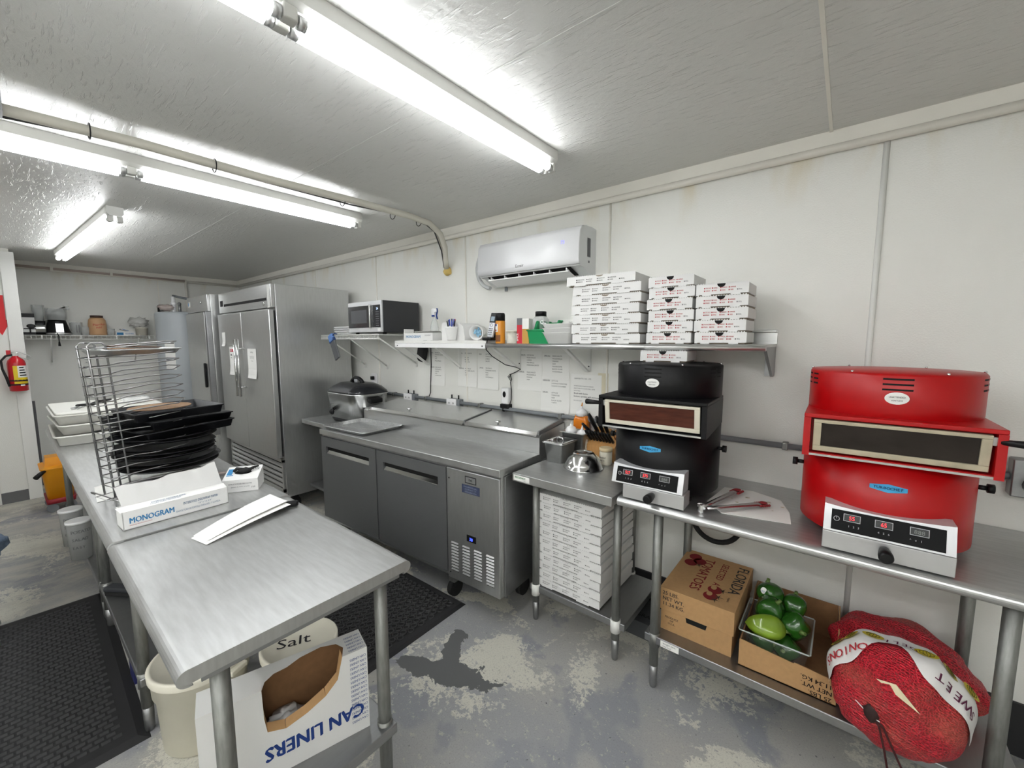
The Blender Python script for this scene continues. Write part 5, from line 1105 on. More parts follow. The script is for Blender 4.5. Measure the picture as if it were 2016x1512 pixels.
# ---- onion bag
def net_material():
    m, nt, b = _nodes('red_onion_netting'); L = nt.links.new; N = nt.nodes.new
    tc = N('ShaderNodeTexCoord'); mp = N('ShaderNodeMapping'); mp.inputs['Scale'].default_value = (1, 1, 1.3); mp.inputs['Rotation'].default_value = (.3, .5, .2); L(tc.outputs['Object'], mp.inputs[0])
    n = N('ShaderNodeTexNoise'); n.inputs['Scale'].default_value = 5; n.inputs['Detail'].default_value = 3; L(mp.outputs[0], n.inputs['Vector'])
    w = N('ShaderNodeTexWave'); w.inputs['Scale'].default_value = 42; w.inputs['Distortion'].default_value = 5; w.inputs['Detail'].default_value = 1; w.bands_direction = 'DIAGONAL'; L(mp.outputs[0], w.inputs['Vector'])
    v = N('ShaderNodeTexVoronoi'); v.inputs['Scale'].default_value = 105; v.feature = 'DISTANCE_TO_EDGE'; L(mp.outputs[0], v.inputs['Vector'])
    mr = N('ShaderNodeMapRange'); mr.inputs[1].default_value = .02; mr.inputs[2].default_value = .22; L(v.outputs['Distance'], mr.inputs[0])
    m1 = N('ShaderNodeMix'); m1.data_type = 'RGBA'; m1.inputs[6].default_value = srgb(214, 30, 52); m1.inputs[7].default_value = srgb(140, 18, 28); L(mr.outputs[0], m1.inputs[0])
    m2 = N('ShaderNodeMix'); m2.data_type = 'RGBA'; m2.inputs[7].default_value = srgb(186, 92, 76); L(m1.outputs[2], m2.inputs[6])
    r2_ = N('ShaderNodeMapRange'); r2_.inputs[1].default_value = .5; r2_.inputs[2].default_value = .72; r2_.inputs[4].default_value = .75; L(n.outputs[0], r2_.inputs[0]); L(r2_.outputs[0], m2.inputs[0])
    L(m2.outputs[2], b.inputs['Base Color']); b.inputs['Roughness'].default_value = .45
    ad = N('ShaderNodeMath'); ad.operation = 'SUBTRACT'; ad.inputs[0].default_value = 1; L(mr.outputs[0], ad.inputs[1])
    ad2 = N('ShaderNodeMath'); ad2.operation = 'ADD'; L(ad.outputs[0], ad2.inputs[0]); L(w.outputs[0], ad2.inputs[1])
    bp = N('ShaderNodeBump'); bp.inputs['Strength'].default_value = .7; bp.inputs['Distance'].default_value = .004; L(ad2.outputs[0], bp.inputs['Height']); L(bp.outputs[0], b.inputs['Normal'])
    return m
NET = net_material()
t = thing('onion_bag', 'red net bag of onions with white printed band on the lower shelf', 'bag', (.22, -.45, .263))
bc = V((.20, -.555, .425)); KD = V((-.40, -.90, -.04)).normalized()    # where the tied neck points
AX = V((-.10, -.95, -.22)).normalized(); E1 = V((1, -.1, 0)); E1 = (E1-AX*E1.dot(AX)).normalized(); E2 = E1.cross(AX)*-1
if E2.z < 0: E2 = -E2
def bag_r(d):
    q = .177*(1+.035*sin(6*d.x+2)*sin(5*d.z)+.03*sin(7*d.y+4*d.z)+.018*sin(13*d.x-5*d.z))
    k = d.dot(KD)
    if k > .8: q *= 1-.10*((k-.8)/.2)**2
    s_ = d-KD*k
    if k > .2 and s_.length > .05:
        fa = math.atan2(s_.dot(KD.cross(V((0, 0, 1))).normalized()), s_.z); q *= 1+.014*sin(13*fa+2*sin(3*fa))*min(1, (k-.2)/.4)*min(1, s_.length/.3)
    up_ = d.dot(E2*.92-AX*.0+AX*.39)
    if up_ > .85: q *= 1+.13*((up_-.85)/.15)
    return q
def bag_p(d, off=0):
    p = bc+V((d.x*1.0, d.y, d.z))*(bag_r(d)+off)
    if p.y > -.60: p.z = max(p.z, .2635)
    else: p.z = max(p.z, .2635-min(1, (-.60-p.y)/.05)*.05)
    return p
m = MB(NET); out = []
for i in range(41):
    th = pi*min(max(i/40, .004), .996); out.append([bag_p(AX*cos(th)+(E1*cos(2*pi*k/64)+E2*sin(2*pi*k/64))*sin(th)) for k in range(64)])
m.loft(out); m.build('net_bag', t)
bk = V((.225, -.255, .375))
m = MB(NET).ball(bk, .185, 40, 24, lambda d: 1+.06*sin(7*d.x+3)*sin(6*d.z)+.04*sin(12*d.y+5*d.x)+(.30*max(0, d.dot(V((.92, -.1, -.36)).normalized())-.8)/.2), (1.08, .9, .70)); m.build('rear_bulge', t)
LAB = mat('bag_label_white', (232, 230, 228), .35)
def bagpt(ph, th, off=.004):
    return bag_p(AX*cos(th)+(E1*cos(ph)+E2*sin(ph))*sin(th), off)
ph0, ph1 = R(-2), R(188); NB = 44
m = MB(LAB); rows = []
for j in range(9):
    row = []
    for i in range(NB+1):
        f = i/NB; ph = ph0+(ph1-ph0)*f; lo = R(66+34*math.exp(-((f-.52)/.10)**2)+3*sin(9*f)); hi = R(118)
        row.append(bagpt(ph, hi+(lo-hi)*j/8, .006))
    rows.append(row)
m.loft(rows, False, False)
lb = m.build('printed_band', t)
def on_band(m, s, size, ph, th, step):
    n = len(s)
    for i, ch in enumerate(s):
        a = ph+(i-(n-1)/2)*step; p = bagpt(a, th, .008); p2 = bagpt(a+.02, th, .008); p3 = bagpt(a, th-.02, .008)
        m.text(ch, size, p, (p2-p), (p3-p), 'C', True)
    return m
m = MB(INKR); on_band(m, 'ONIONS', .042, R(140), R(82), .165); m.use(mat('maroon_ink', (90, 24, 60), .6)); on_band(m, 'SWEET', .040, R(42), R(84), .165); on_band(m, 'DELI', .03, R(90), R(104), .12); m.build('band_lettering', lb)
m = MB(mat('onion_print_yellow', (196, 176, 40), .5))
for ph, th in ((150, 97), (131, 98), (112, 101), (70, 101), (51, 99), (32, 98)):
    c_ = bagpt(R(ph), R(th), .0075); e1 = (bagpt(R(ph)+.05, R(th), .0075)-c_).normalized(); e2 = (bagpt(R(ph), R(th)-.05, .0075)-c_).normalized(); n_ = e1.cross(e2)
    m.use(MATS['onion_print_yellow']).poly([c_+e1*.029*cos(a)+e2*.020*sin(a)+n_*.002 for a in [2*pi*k/20 for k in range(20)]])
    m.use(mat('onion_line', (92, 84, 30), .6))
    for k in (-2, -1, 0, 1, 2): m.tube([c_+n_*.0028+e2*.019*s*(1-.06*k*k)+e1*(k*.009*(1-s*s*.7)) for s in (-1, -.5, 0, .5, 1)], .0009, 4)
m.build('onion_print', lb)
kn = bc+KD*(bag_r(KD)-.004)
m = MB(mat('dark_knot', (46, 26, 24), .7)).ball(kn, .022, 14, 10, lambda d: 1+.10*sin(7*d.x+5*d.z), (1, .7, 1.35)); m.build('knot', t)
m = MB(mat('dark_red_string', (62, 20, 22), .7))
m.tube([kn, kn+V((.02, -.012, -.03)), kn+V((.035, -.02, -.09)), kn+V((.05, -.015, -.17)), kn+V((.075, .0, -.24)), kn+V((.08, .01, -.30))], .0032, 6).tube([kn, kn+V((.03, -.014, -.025)), kn+V((.06, -.016, -.09)), kn+V((.09, -.005, -.16)), kn+V((.105, .01, -.235)), kn+V((.10, .02, -.29))], .0032, 6); m.build('tie_string', t)
MB(WPLAST).tube([kn+V((-.045, .02, .012)), kn+V((-.02, -.004, .006)), kn+V((0, -.01, -.005)), kn+V((.02, -.012, -.01))], .0016, 5).build('label_tag', t)
m = MB(mat('onion_skin_flake', (228, 214, 180), .5)); q = bagpt(R(95), R(58), .004); q2 = bagpt(R(62), R(40), .005); m.poly([bagpt(R(108), R(52), .007), bagpt(R(90), R(52), .012), bagpt(R(62), R(40), .008), bagpt(R(80), R(42), .009)]); m.build('torn_flap', t)
one('flat_carton', MB(mat('dark_carton', (74, 76, 78), .8)).box(-.98, -.72, -.30, -.08, .0005, .09).use(INK).text('MONOGRAM', .04, (-.95, -.25, .09), (1, -.0, 0), (0, 1, 0), bold=True), 'dark grey lettered carton on the floor between the two right hand tables', 'carton', (-.85, -.2, 0))
# ---------------------------------------------------------------- island of three worktables
def island(label, x0, x1, z, shelf=None, legs=None):
    t = thing('worktable', label, 'table', ((x0+x1)/2, -1.865, 0), 0)
    m = rolled_top(MB(TABLE), x0, x1, -2.172, -1.560, z); m.build('tabletop', t)
    ym = -1.866
    for x in (x0, x1-.004): MB(STEELD).prism([(x, -2.13, z-.045), (x, -1.602, z-.045), (x, -1.602, z-.003), (x, -2.13, z-.003)], (.004, 0, 0)).build('end_apron', t)
    lg = legs or [(x, y) for x in (x0+.045, x1-.045) for y in (-2.085, -1.645)]
    for x, y in lg: leg(x, y, z-.036, t, r=.021)
    if shelf:
        a, b, zz = shelf
        MB(STEELD).box(a, b, -2.11, -1.62, zz-.035, zz, .004).build('undershelf', t)
        for x, y in lg:
            if a <= x <= b+.03: leg_collar(x, y, zz-.015, t)
    return t
island('rolled edge steel worktable bare but for a folded paper, liner carton beneath it', -1.972, -1.078, .889, (-1.42, -1.088, .335), [(-1.123, -2.085), (-1.123, -1.645), (-1.93, -1.60)])
island('middle steel worktable holding the pizza pan rack', -3.205, -1.974, .8975, (-3.19, -2.12, .25), [(-3.14, -2.085), (-3.14, -1.645), (-2.15, -2.09), (-2.15, -1.645)])
island('steel worktable carrying the stacked white dough boxes', -5.05, -3.208, .895, (-5.03, -3.225, .22))
TZ = .898
# ---- pizza pan rack
RF = MX.Translation((-2.577, -2.062, TZ)) @ MX.Rotation(R(14), 4, 'Z') @ MX.Rotation(R(3.4), 4, 'X')
t = thing('pan_rack', 'tall wire pizza pan rack leaning slightly on the middle worktable', 'rack', (-2.577, -2.062, TZ))
H = .70
m = MB(WIRE)
posts = [(-.048, -.026), (.048, -.026), (-.048, .026), (.048, .026)]
pm = MB(WIRE)
for s in (-1, 1): pm.tube([RF @ V(p) for p in ((s*.048, -.03, .004), (s*.048, -.03, H-.012), (s*.048, -.018, H), (s*.048, .018, H), (s*.048, .03, H-.012), (s*.048, .03, .004))], .0042, 8)
pm.tube([RF @ V((-.048, 0, H)), RF @ V((.048, 0, H))], .004, 6); pm.build('upright_frame', t)
TIER = .0415; NT = 16
for i in range(NT):
    z = .055+i*TIER
    pts = [(-.05, -.032, z)]
    m = MB(WIRE); r = .0027; rel = .005*sin(i*1.7)
    L = .30
    loop = [(.052, -.032, z), (.052, .06, z), (.10, .13, z+.004+rel), (.115, .24, z+.008), (.05, L, z+.012+rel), (-.05, L, z+.012+rel), (-.115, .24, z+.008), (-.10, .13, z+.004+rel), (-.052, .06, z), (-.052, -.032, z)]
    m.tube([RF @ V(p) for p in loop], r, 6, closed=True); m.build('pan_arm', t)
for s, zz in ((-1, .60), (-1, .54), (-1, .48), (1, .62), (1, .53), (1, .47)):
    MB(WIRE).tube([RF @ V((s*.03, -.036, zz)), RF @ V((s*.03, -.028, zz)), RF @ V((s*.03+.006, -.03, zz-.09))], .002, 5).build('hanging_hook', t)
MB(WIRE).tube([RF @ V(p) for p in ((-.05, -.06, .004), (-.05, .36, .006), (.05, .36, .006), (.05, -.06, .004))], .0042, 8, closed=True).tube([RF @ V(p) for p in ((-.15, -.04, .004), (.15, -.04, .004))], .0042, 8).build('base_frame', t)
def atr(x, y, z): return RF @ V((x, y, z))
# ---- pans on the rack
def pan_disc(z, r, tilt, label, mt=PANB, dx=0, dy=0, dish=.008, cat='pizza pan', grp='black pizza pans on the rack', mesh=False, name='pizza_pan'):
    p = atr(-.05+dx, .205+dy, z)
    M_ = frame(p, 0, R(tilt))
    m = MB(mt).lathe([(.001, 0), (r-.012, 0), (r-.002, dish), (r, dish), (r, dish+.002), (r-.004, dish+.002), (r-.014, .0025), (.001, .0025)], (0, 0, 0), 44, False)
    if mesh:
        m.use(mat('perforation_light', (120, 112, 104), .6))
        for k in range(60):
            a = 2*pi*k/60; m.lathe([(.0045, 0), (.001, .0003)], ((r-.02)*cos(a), (r-.02)*sin(a), .0028), 6)
    o = m.build(name, mtx=M_, local=True); tag(o, label, cat, grp); return o
ORN = ('lowest', 'second lowest', 'third lowest', 'fourth lowest', 'fifth lowest', 'sixth lowest', 'seventh lowest', 'uppermost')
for i in range(8):
    pan_disc(.068+i*.0165+(.018 if i > 2 else 0)+(.022 if i > 5 else 0), .205+.004*sin(i*2), .6*sin(i), '%s round black pizza pan in the rack stack' % ORN[i], dx=-.008*(i % 3), dy=.035+.012*sin(i*1.4), mesh=(i == 6))
def square_pan(z, hx, hy, rz, tilt, label, dx=0, dy=0, d=.038):
    p = atr(-.06+dx, .215+dy, z); M_ = frame(p, rz, R(tilt), R(-tilt*.5))
    m = tray_mesh(MB(PANB), hx, hy, d, .014, .008); o = m.build('square_pan', mtx=M_, local=True); tag(o, label, 'pizza pan', 'square black pans on the rack')
square_pan(.225, .195, .200, R(14), 1.5, 'lowest square black pan resting above the round pans', -.02, .075)
square_pan(.272, .195, .200, R(22), -1.5, 'middle square black pan in the rack, turned slightly', -.03, .07)
square_pan(.318, .185, .185, R(6), 1.0, 'topmost square black pan carrying a tan mesh disc', .0, .055)
SCREEN = mat('tan_mesh_screen', (150, 116, 84), .6, .2, noise=(160, .35)); SCREEND = mat('brown_mesh_screen', (110, 84, 66), .6, .3, noise=(160, .35))
pan_disc(.362, .125, 1, 'tan mesh pizza screen lying on the topmost square pan', SCREEN, .0, .03, .003, 'pizza screen', 'mesh pizza screens', name='pizza_screen')
p = atr(-.03, .155, .640)
one('sheet_tray', tray_mesh(MB(ALU), .12, .155, .022), 'aluminium sheet tray on the top arms of the pan rack', 'tray', p, local=True, rz=R(14), rx=R(1.0))
for i, (w_, mt) in enumerate((('lowest', SCREEND), ('middle', SCREEN), ('topmost', SCREEND))):
    pan_disc(.651+i*.009, .10, .5-1.2*i, '%s brown mesh pizza screen on the aluminium rack tray' % w_, mt, .01*i, .012*i-.065, .004, 'pizza screen', 'mesh screens on the rack tray', name='pizza_screen')
# under the rack on the table
one('pizza_peel', MB(mat('grey_peel', (150, 140, 136), .3, .8)).lathe([(.001, 0), (.13, 0), (.132, .004), (.001, .004)], (-2.62, -1.87, TZ+.011), 30, False).tube([(-2.55, -1.76, TZ+.014), (-2.50, -1.62, TZ+.014)], .009, 8), 'round metal peel lying under the pan rack', 'peel', (-2.6, -1.87, TZ))
m = MB(PAPER); m.loft([[(-2.80, -2.12, TZ+.002), (-2.52, -2.14, TZ+.001), (-2.62, -1.93, TZ+.002), (-2.83, -1.96, TZ+.014)], [(-2.80, -2.12, TZ+.003), (-2.52, -2.14, TZ+.002), (-2.62, -1.93, TZ+.003), (-2.83, -1.96, TZ+.015)]], smooth=False)
one('paper_sheet', m, 'white paper sheet lying behind the rack feet', 'paper', (-2.7, -2.05, TZ))
m = MB(WPLAST).lathe([(.001, 0), (.07, 0), (.095, .014), (.095, .016), (.068, .003), (.001, .003)], (-2.56, -1.985, TZ+.016), 30, False); one('white_plate', m, 'white plate under the stack of black pans', 'plate', (-2.56, -1.985, TZ))
# ---- deli wrap box, open
BF = MX.Translation((-2.062, -2.118, TZ)) @ MX.Rotation(R(2.5), 4, 'Z')      # local: y along the front, x = toward viewer
t = thing('wrap_box', 'open white deli wrap carton with blue lettering on the middle worktable', 'box', (-2.062, -2.118, TZ), R(2.5))
w_, d_, h_ = .345, .095, .07
m = MB(CARD).box(-d_, 0, 0, w_, 0, .003).box(-.003, 0, 0, w_, 0, h_).box(-d_, 0, 0, .003, 0, h_).box(-d_, 0, w_-.003, w_, 0, h_).box(-d_, -d_+.003, 0, w_, 0, h_); m.build('carton', t, True)
m = MB(CARD).prism([(-.0, .004, h_), (-.035, .004, h_+.012), (-.035, w_-.004, h_+.012), (0, w_-.004, h_)], (0, 0, -.001))
m.prism([(-.034, -.012, h_+.012), (-.004, -.004, h_), (-.002, .03, h_+.001), (-.034, .03, h_+.013)], (0, 0, -.001)); m.build('top_flap', t, True)
m = MB(mat('thin_white_tissue', (226, 226, 224), .7, alpha=.92)); rows = []
for f in range(6):
    a = f/5; rows.append([(-.036-.030*a+.006*sin(3*y*20)*a, .008+(w_-.016)*y*(1-.04*a)-.012*a*(1-y), h_+.008+.075*a*(1+.28*y*y)+.004*sin(14*y)*a) for y in [k/14 for k in range(15)]])
m.loft(rows, False, False); m.build('raised_sheet', t, True)
m = MB(PAPER).box(-d_+.006, -.006, .006, w_-.006, .004, h_-.006); m.build('wrap_sheets', t, True)
m = MB(INKB).text('MONOGRAM', .031, (0, .018, .022), (0, 1, 0), (0, 0, 1), bold=2, sx=.74)
m.use(mat('slate_ink', (100, 122, 150), .7)).text('INTERFOLD DELIWRAP PAPER', .0145, (0, .185, .042), (0, 1, 0), (0, 0, 1), bold=True, sx=.62).text('10" x 10 3/4"', .009, (0, .235, .030), (0, 1, 0), (0, 0, 1)).text('ENVOLTURA INTERFOLD PARA DELI Y COMIDA', .0105, (0, .16, .016), (0, 1, 0), (0, 0, 1), sx=.68).text('INTERFOLD DELIWRAP PAPER', .011, (-.016, .09, h_+.0055), (0, 1, 0), (-.95, 0, .33), bold=True, sx=.75, off=.0012).text('HOJAS PARA ENVOLVER', .009, (-.008, .085, h_+.0028), (0, 1, 0), (-.95, 0, .33), off=.0012)
m.use(INKR).text('everyday foodservice paper', .006, (0, .018, .013), (0, 1, 0), (0, 0, 1)); m.build('printed_name', t, True)
# ---- glove box
t = thing('glove_box', 'white glove box with black glove poking out on the middle worktable', 'box', (-2.22, -1.755, TZ), R(-31))
gw, gd, gh = .145, .125, .058
# local: y along the front face, x toward the viewer
m = MB(CARD).prism([(0, 0, 0), (0, 0, gh), (-gd, 0, gh+.03), (-gd, 0, 0)], (0, gw, 0)); m.build('carton', t, True)
upl = V((-gd, 0, .03)).normalized()
def onlid(y, f): return V((0, y, gh))+upl*f
m = MB(DARKV).poly([onlid(gw/2+.036*cos(a), .066+.018*sin(a))+V((0, 0, .0012)) for a in [2*pi*k/20 for k in range(20)]]); m.build('opening', t, True)
m = MB(BLACKR).ball(onlid(gw/2+.006, .07)+V((0, 0, .008)), .024, 14, 8, crumple, (.9, 1.1, .5)).tube([onlid(gw/2-.0, .07)+V((0, 0, .012)), onlid(gw/2-.03, .085)+V((0, 0, .012)), onlid(gw/2-.04, .07)+V((0, 0, .006))], [.009, .008, .006], 8).tube([onlid(gw/2+.02, .065)+V((0, 0, .01)), onlid(gw/2+.045, .08)+V((0, 0, .016)), onlid(gw/2+.06, .095)+V((0, 0, .012))], [.008, .006, .004], 8); m.build('glove', t, True)
m = MB(INKB).rect(onlid(.006, .05), (0, 1, 0), upl, .022, .055).rect(onlid(.006, .04), (0, 1, 0), upl, .03, .006).use(INKG).text('NITRILE POWDER FREE GLOVES', .0085, (0, gw/2, .035), (0, 1, 0), (0, 0, 1), 'C', True, sx=.8).text('guantes de nitrilo sin polvo', .007, (0, gw/2, .022), (0, 1, 0), (0, 0, 1), 'C').text('100', .012, (0, gw-.02, .014), (0, 1, 0), (0, 0, 1), 'C')
for i in range(4): m.rect(onlid(gw-.035+.007*i, .085), (0, 1, 0), upl, .003, .02)
m.build('printed_name', t, True)
# ---- paper and rolling pin on the near table
z = .8895
m = MB(PAPER)
A_, B_, C_, D_ = V((-1.815, -1.972, z+.001)), V((-1.712, -1.952, z+.001)), V((-1.79, -1.632, z+.026)), V((-1.945, -1.648, z+.026))
def row(a, b, c, n=8): return [a+(b-a)*(k/n)+V((0, 0, c*sin(pi*k/n))) for k in range(n+1)]
m.loft([row(A_, D_, .004), row(B_, C_, .004)], False, False); m.loft([row(A_+V((-.012, .01, .002)), D_+V((-.015, .0, .010)), .008), row(B_+V((-.02, 0, .002)), C_+V((-.03, -.0, .008)), .006)], False, False)
m.use(mat('grease_spot', (205, 198, 178), .6))
one('folded_paper', m, 'folded white paper lying slantwise on the bare worktable', 'paper', (-1.82, -1.8, z))
t = thing('rolling_pin', 'dark handled rolling pin half hidden under the folded paper', 'rolling pin', (-1.83, -1.62, z))
MB(BLACKP).tube([(-1.862, -1.675, z+.014), (-1.852, -1.655, z+.014), (-1.818, -1.598, z+.014), (-1.814, -1.592, z+.014)], [.011, .0135, .0135, .010], 12).build('handle', t); MB(STEEL).tube([(-1.90, -1.74, z+.0125), (-1.862, -1.675, z+.014)], .0115, 12).build('roller', t)
# ---- dough boxes on the far table
BINW = mat('dough_box_white', (236, 235, 228), .38)
z3 = .896
cxb, cyb = -4.42, -1.87
for i, (dx, dy, a, lb) in enumerate(((0, 0, -1, 'lowest'), (-.02, .012, 1.2, 'middle'), (-.015, .004, 0, 'topmost'))):
    M_ = frame((cxb+dx, cyb+dy, z3+.001+i*.071), R(a))
    t = thing('dough_box', '%s white plastic dough box under the cutting board' % lb, 'dough box', (cxb+dx, cyb+dy, z3+.001+i*.071), R(a), 'white dough boxes')
    m = MB(BINW).rloft([(0, .335, .275, .04), (.058, .348, .288, .045), (.06, .362, .302, .05), (.069, .362, .302, .05), (.069, .350, .290, .045), (.004, .332, .272, .04)], (0, 0), 6); m.build('tray', t, True)
    MB(BINW).tube([(.363, -.30+.03, .0645), (.363, .27, .0645)], .006, 6).build('rim_bead', t, True)
zb = z3+.214
one('cutting_board', MB(mat('cutting_board_white', (240, 239, 232), .45)).rloft([(zb, .35, .285, .03), (zb+.016, .35, .285, .03)], (cxb+.0, cyb), 5), 'white cutting board on top of the dough boxes', 'cutting board', (cxb, cyb, zb))
zc_ = zb+.0165
t = thing('serving_fork', 'long black handled serving fork lying on the cutting board', 'fork', (-4.35, -2.0, zc_))
MB(BLACKP).tube([(-4.33, -1.98, zc_+.010), (-4.50, -1.90, zc_+.012), (-4.62, -1.82, zc_+.010)], [.008, .012, .008], 8).build('handle', t)
MB(STEEL).tube([(-4.33, -1.98, zc_+.010), (-4.24, -2.03, zc_+.006)], .005, 6).tube([(-4.24, -2.035, zc_+.005), (-4.19, -2.07, zc_+.004)], .004, 6).tube([(-4.24, -2.025, zc_+.005), (-4.18, -2.045, zc_+.004)], .004, 6).build('tines', t)
t = thing('pizza_cutter', 'dark ring tool lying beside the serving fork', 'tool', (-4.28, -2.02, zc_)); MB(BLACKP).tube([(-4.28+.035*cos(a), -1.99+.05*sin(a), zc_+.02) for a in [2*pi*k/16 for k in range(16)]], .006, 6, closed=True).build('ring_handle', t)
MB(STEEL).tube([(-4.26, -2.03, zc_+.015), (-4.21, -2.07, zc_+.01)], .006, 6).build('shaft', t)
m = MB(CLEAR).rloft([(zc_, .05, .05, .015), (zc_+.02, .085, .075, .02), (zc_+.045, .09, .08, .02), (zc_+.05, .08, .07, .02)], (-4.30, -1.72), 5); m.use(INKG).rect((-4.26, -1.76, zc_+.0505), (0, 1, 0), (-1, 0, 0), .05, .012).rect((-4.29, -1.75, zc_+.0505), (0, 1, 0), (-1, 0, 0), .06, .012); one('plastic_packet', m, 'clear plastic packet with print on the cutting board', 'packet', (-4.3, -1.72, zc_))
# ---------------------------------------------------------------- under the island
FC = mat('translucent_food_tub', (226, 222, 206), .4, noise=(7, .05))
def round_tub(label, cx, cy, r, h, z=0, lid_txt=None, base=.86):
    t = thing('ingredient_tub', label, 'tub', (cx, cy, z))
    MB(FC).lathe([(r*base-.01, 0), (r*base, .006), (r*.93, h*.70), (r*.985, h*.71), (r, h-.03), (r*1.03, h-.028), (r*1.03, h-.02)], (cx, cy, z), 44).build('tub', t)
    l = MB(FC).lathe([(r*1.05, h-.03), (r*1.06, h-.006), (r*1.03, h), (r*.97, h), (r*.95, h-.010), (.001, h-.010)], (cx, cy, z), 44, False)
    for a in (205, 25): 
        M_ = frame((cx+r*1.07*cos(R(a)), cy+r*1.07*sin(R(a)), z+h-.03), R(a)); l.box(-.015, .018, -.035, .035, -.016, .004, .004, M_)
    l = l.build('lid', t)
    return t, l
round_tub('large cream lidded tub on the floor under the bare worktable', -1.985, -1.935, .165, .335)
tt, ll = round_tub('cream tub marked Salt on its lid, behind the bin liner box', -1.775, -1.635, .145, .31)
MB(INK).text('Salt', .085, (-1.80, -1.725, .3005), (.45, .9, 0), (-.9, .45, 0), sx=1.1).build('marker_word', ll)
# bin liner carton on the narrow undershelf
ang = math.atan2(1.151-1.264, 1.686-2.109)      # front edge direction
f0, f1 = V((-1.268, -2.112, 0)), V((-1.150, -1.684, 0)); dy = (f1-f0); Lb = dy.length; dy.normalize(); dx = V((dy.y, -dy.x, 0)); zb0, zb1 = .3355, .618
CR = MX(((dx.x, dy.x, 0, f0.x), (dx.y, dy.y, 0, f0.y), (0, 0, 1, zb0), (0, 0, 0, 1)))     # x out of the face, y along it, z up
t = thing('liner_carton', 'torn white carton of can liners, printed upside down, on the bare worktable shelf', 'box', (-1.27, -1.9, zb0)); hb = zb1-zb0; db = .10
m = MB(CARD)
hole_f = [(.150, .285), (.152, .195), (.158, .150), (.205, .135), (.262, .152), (.315, .178), (.352, .215), (.368, .285)]     # (y, z) torn mouth, open at the top edge
def fp_(y, z, d=0): return CR @ V((d, y, z))
hb2 = hb
# front face around the torn mouth
mouth = [(y, z*hb/.285) for y, z in hole_f]
left = [(0, 0), (0, hb), mouth[0]]+mouth[1:4]; 
m.poly([fp_(*p) for p in [(0, 0), (mouth[3][0], 0), mouth[3], mouth[2], mouth[1], mouth[0], (0, hb)]])
m.poly([fp_(*p) for p in [(mouth[3][0], 0), (Lb, 0), (Lb, hb), mouth[7], mouth[6], mouth[5], mouth[4], mouth[3]]])
# top face with the tear running on
def tp(y, x): return CR @ V((-x, y, hb))
m.poly([tp(0, 0), tp(mouth[0][0], 0), tp(.16, .03), tp(.185, .05), tp(.22, .055), tp(.22, db), tp(0, db)])
m.poly([tp(.22, .055), tp(.26, .075), tp(.32, .085), tp(.365, .07), tp(.38, .04), tp(mouth[7][0], 0), tp(Lb, 0), tp(Lb, db), tp(.22, db)])
m.poly([fp_(0, 0), fp_(0, hb), fp_(0, hb, -db), fp_(0, 0, -db)]); m.poly([fp_(Lb, 0), fp_(Lb, 0, -db), fp_(Lb, hb, -db), fp_(Lb, hb)])
m.use(KRAFT).poly([fp_(0, 0, -db), fp_(Lb, 0, -db), fp_(Lb, hb, -db), fp_(0, hb, -db)])
m.poly([fp_(0, .001, 0), fp_(Lb, .001, 0), fp_(Lb, .001, -db), fp_(0, .001, -db)])
m.build('carton', t)
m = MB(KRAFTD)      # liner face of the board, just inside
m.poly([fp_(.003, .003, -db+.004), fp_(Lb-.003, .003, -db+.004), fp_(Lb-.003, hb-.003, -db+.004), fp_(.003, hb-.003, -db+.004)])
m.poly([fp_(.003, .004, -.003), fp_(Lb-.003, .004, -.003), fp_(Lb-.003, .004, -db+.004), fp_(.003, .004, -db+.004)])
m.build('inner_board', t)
m = MB(KRAFT); n = len(mouth)
for i in range(n-1):
    a, b = mouth[i], mouth[i+1]; m.poly([fp_(*a), fp_(*b), fp_(b[0]+.004*sin(i*3), b[1]+.018, -.016), fp_(a[0], a[1]+.018, -.016)])
m.build('torn_edge', t)
m = MB(mat('liner_film', (206, 206, 206), .25)).ball(fp_(.205, .055*2.2, -.05), .05, 18, 10, crumple, (.7, 1.1, .55)); m.build('folded_liner', t)
Rr_, Uu = -dy, V((0, 0, -1))
m = MB(INKN).text('CAN LINERS', .062, fp_(.428, .098), Rr_, Uu, bold=2, sx=.82)
m.use(mat('faint_navy_print', (84, 100, 146), .8))
for i in range(15): m.text('CAN LINERS', .0115, fp_(Lb-.004, .045+i*.0155), Rr_, Uu, bold=True, sx=.8)
for i in range(5): m.text('CAN LINERS', .0115, CR @ V((-.014-.0165*i, Lb-.004, hb)), Rr_, dx, bold=True, sx=.8)
m.build('navy_print', t)
# brush and blue carton below the middle table
t = thing('floor_brush', 'dark scrub brush head on the undershelf of the middle worktable', 'brush', (-2.95, -2.0, .25))
M_ = frame((-2.93, -2.03, .2505), R(35)); MB(mat('charcoal_plastic', (52, 54, 58), .5)).box(-.11, .11, -.028, .028, .02, .045, .008, M_).build('brush_back', t); MB(BLACKR).box(-.105, .105, -.024, .024, 0, .02, .002, M_).build('bristles', t)
t = thing('wrap_carton', 'dark blue carton with white stripe standing under the middle worktable', 'carton', (-2.52, -2.06, 0))
MB(mat('carton_navy', (34, 38, 92), .5)).box(-2.60, -2.50, -2.085, -2.03, .0005, .20).build('carton', t); MB(PAPER).rect((-2.4995, -2.062, .01), (0, 1, 0), (0, 0, 1), .009, .15).rect((-2.52, -2.0851, .19), (1, 0, 0), (0, 0, 1), .02, .008).build('white_stripe', t)
CT = mat('clear_tub_printed', (184, 186, 184), .25, alpha=.65)
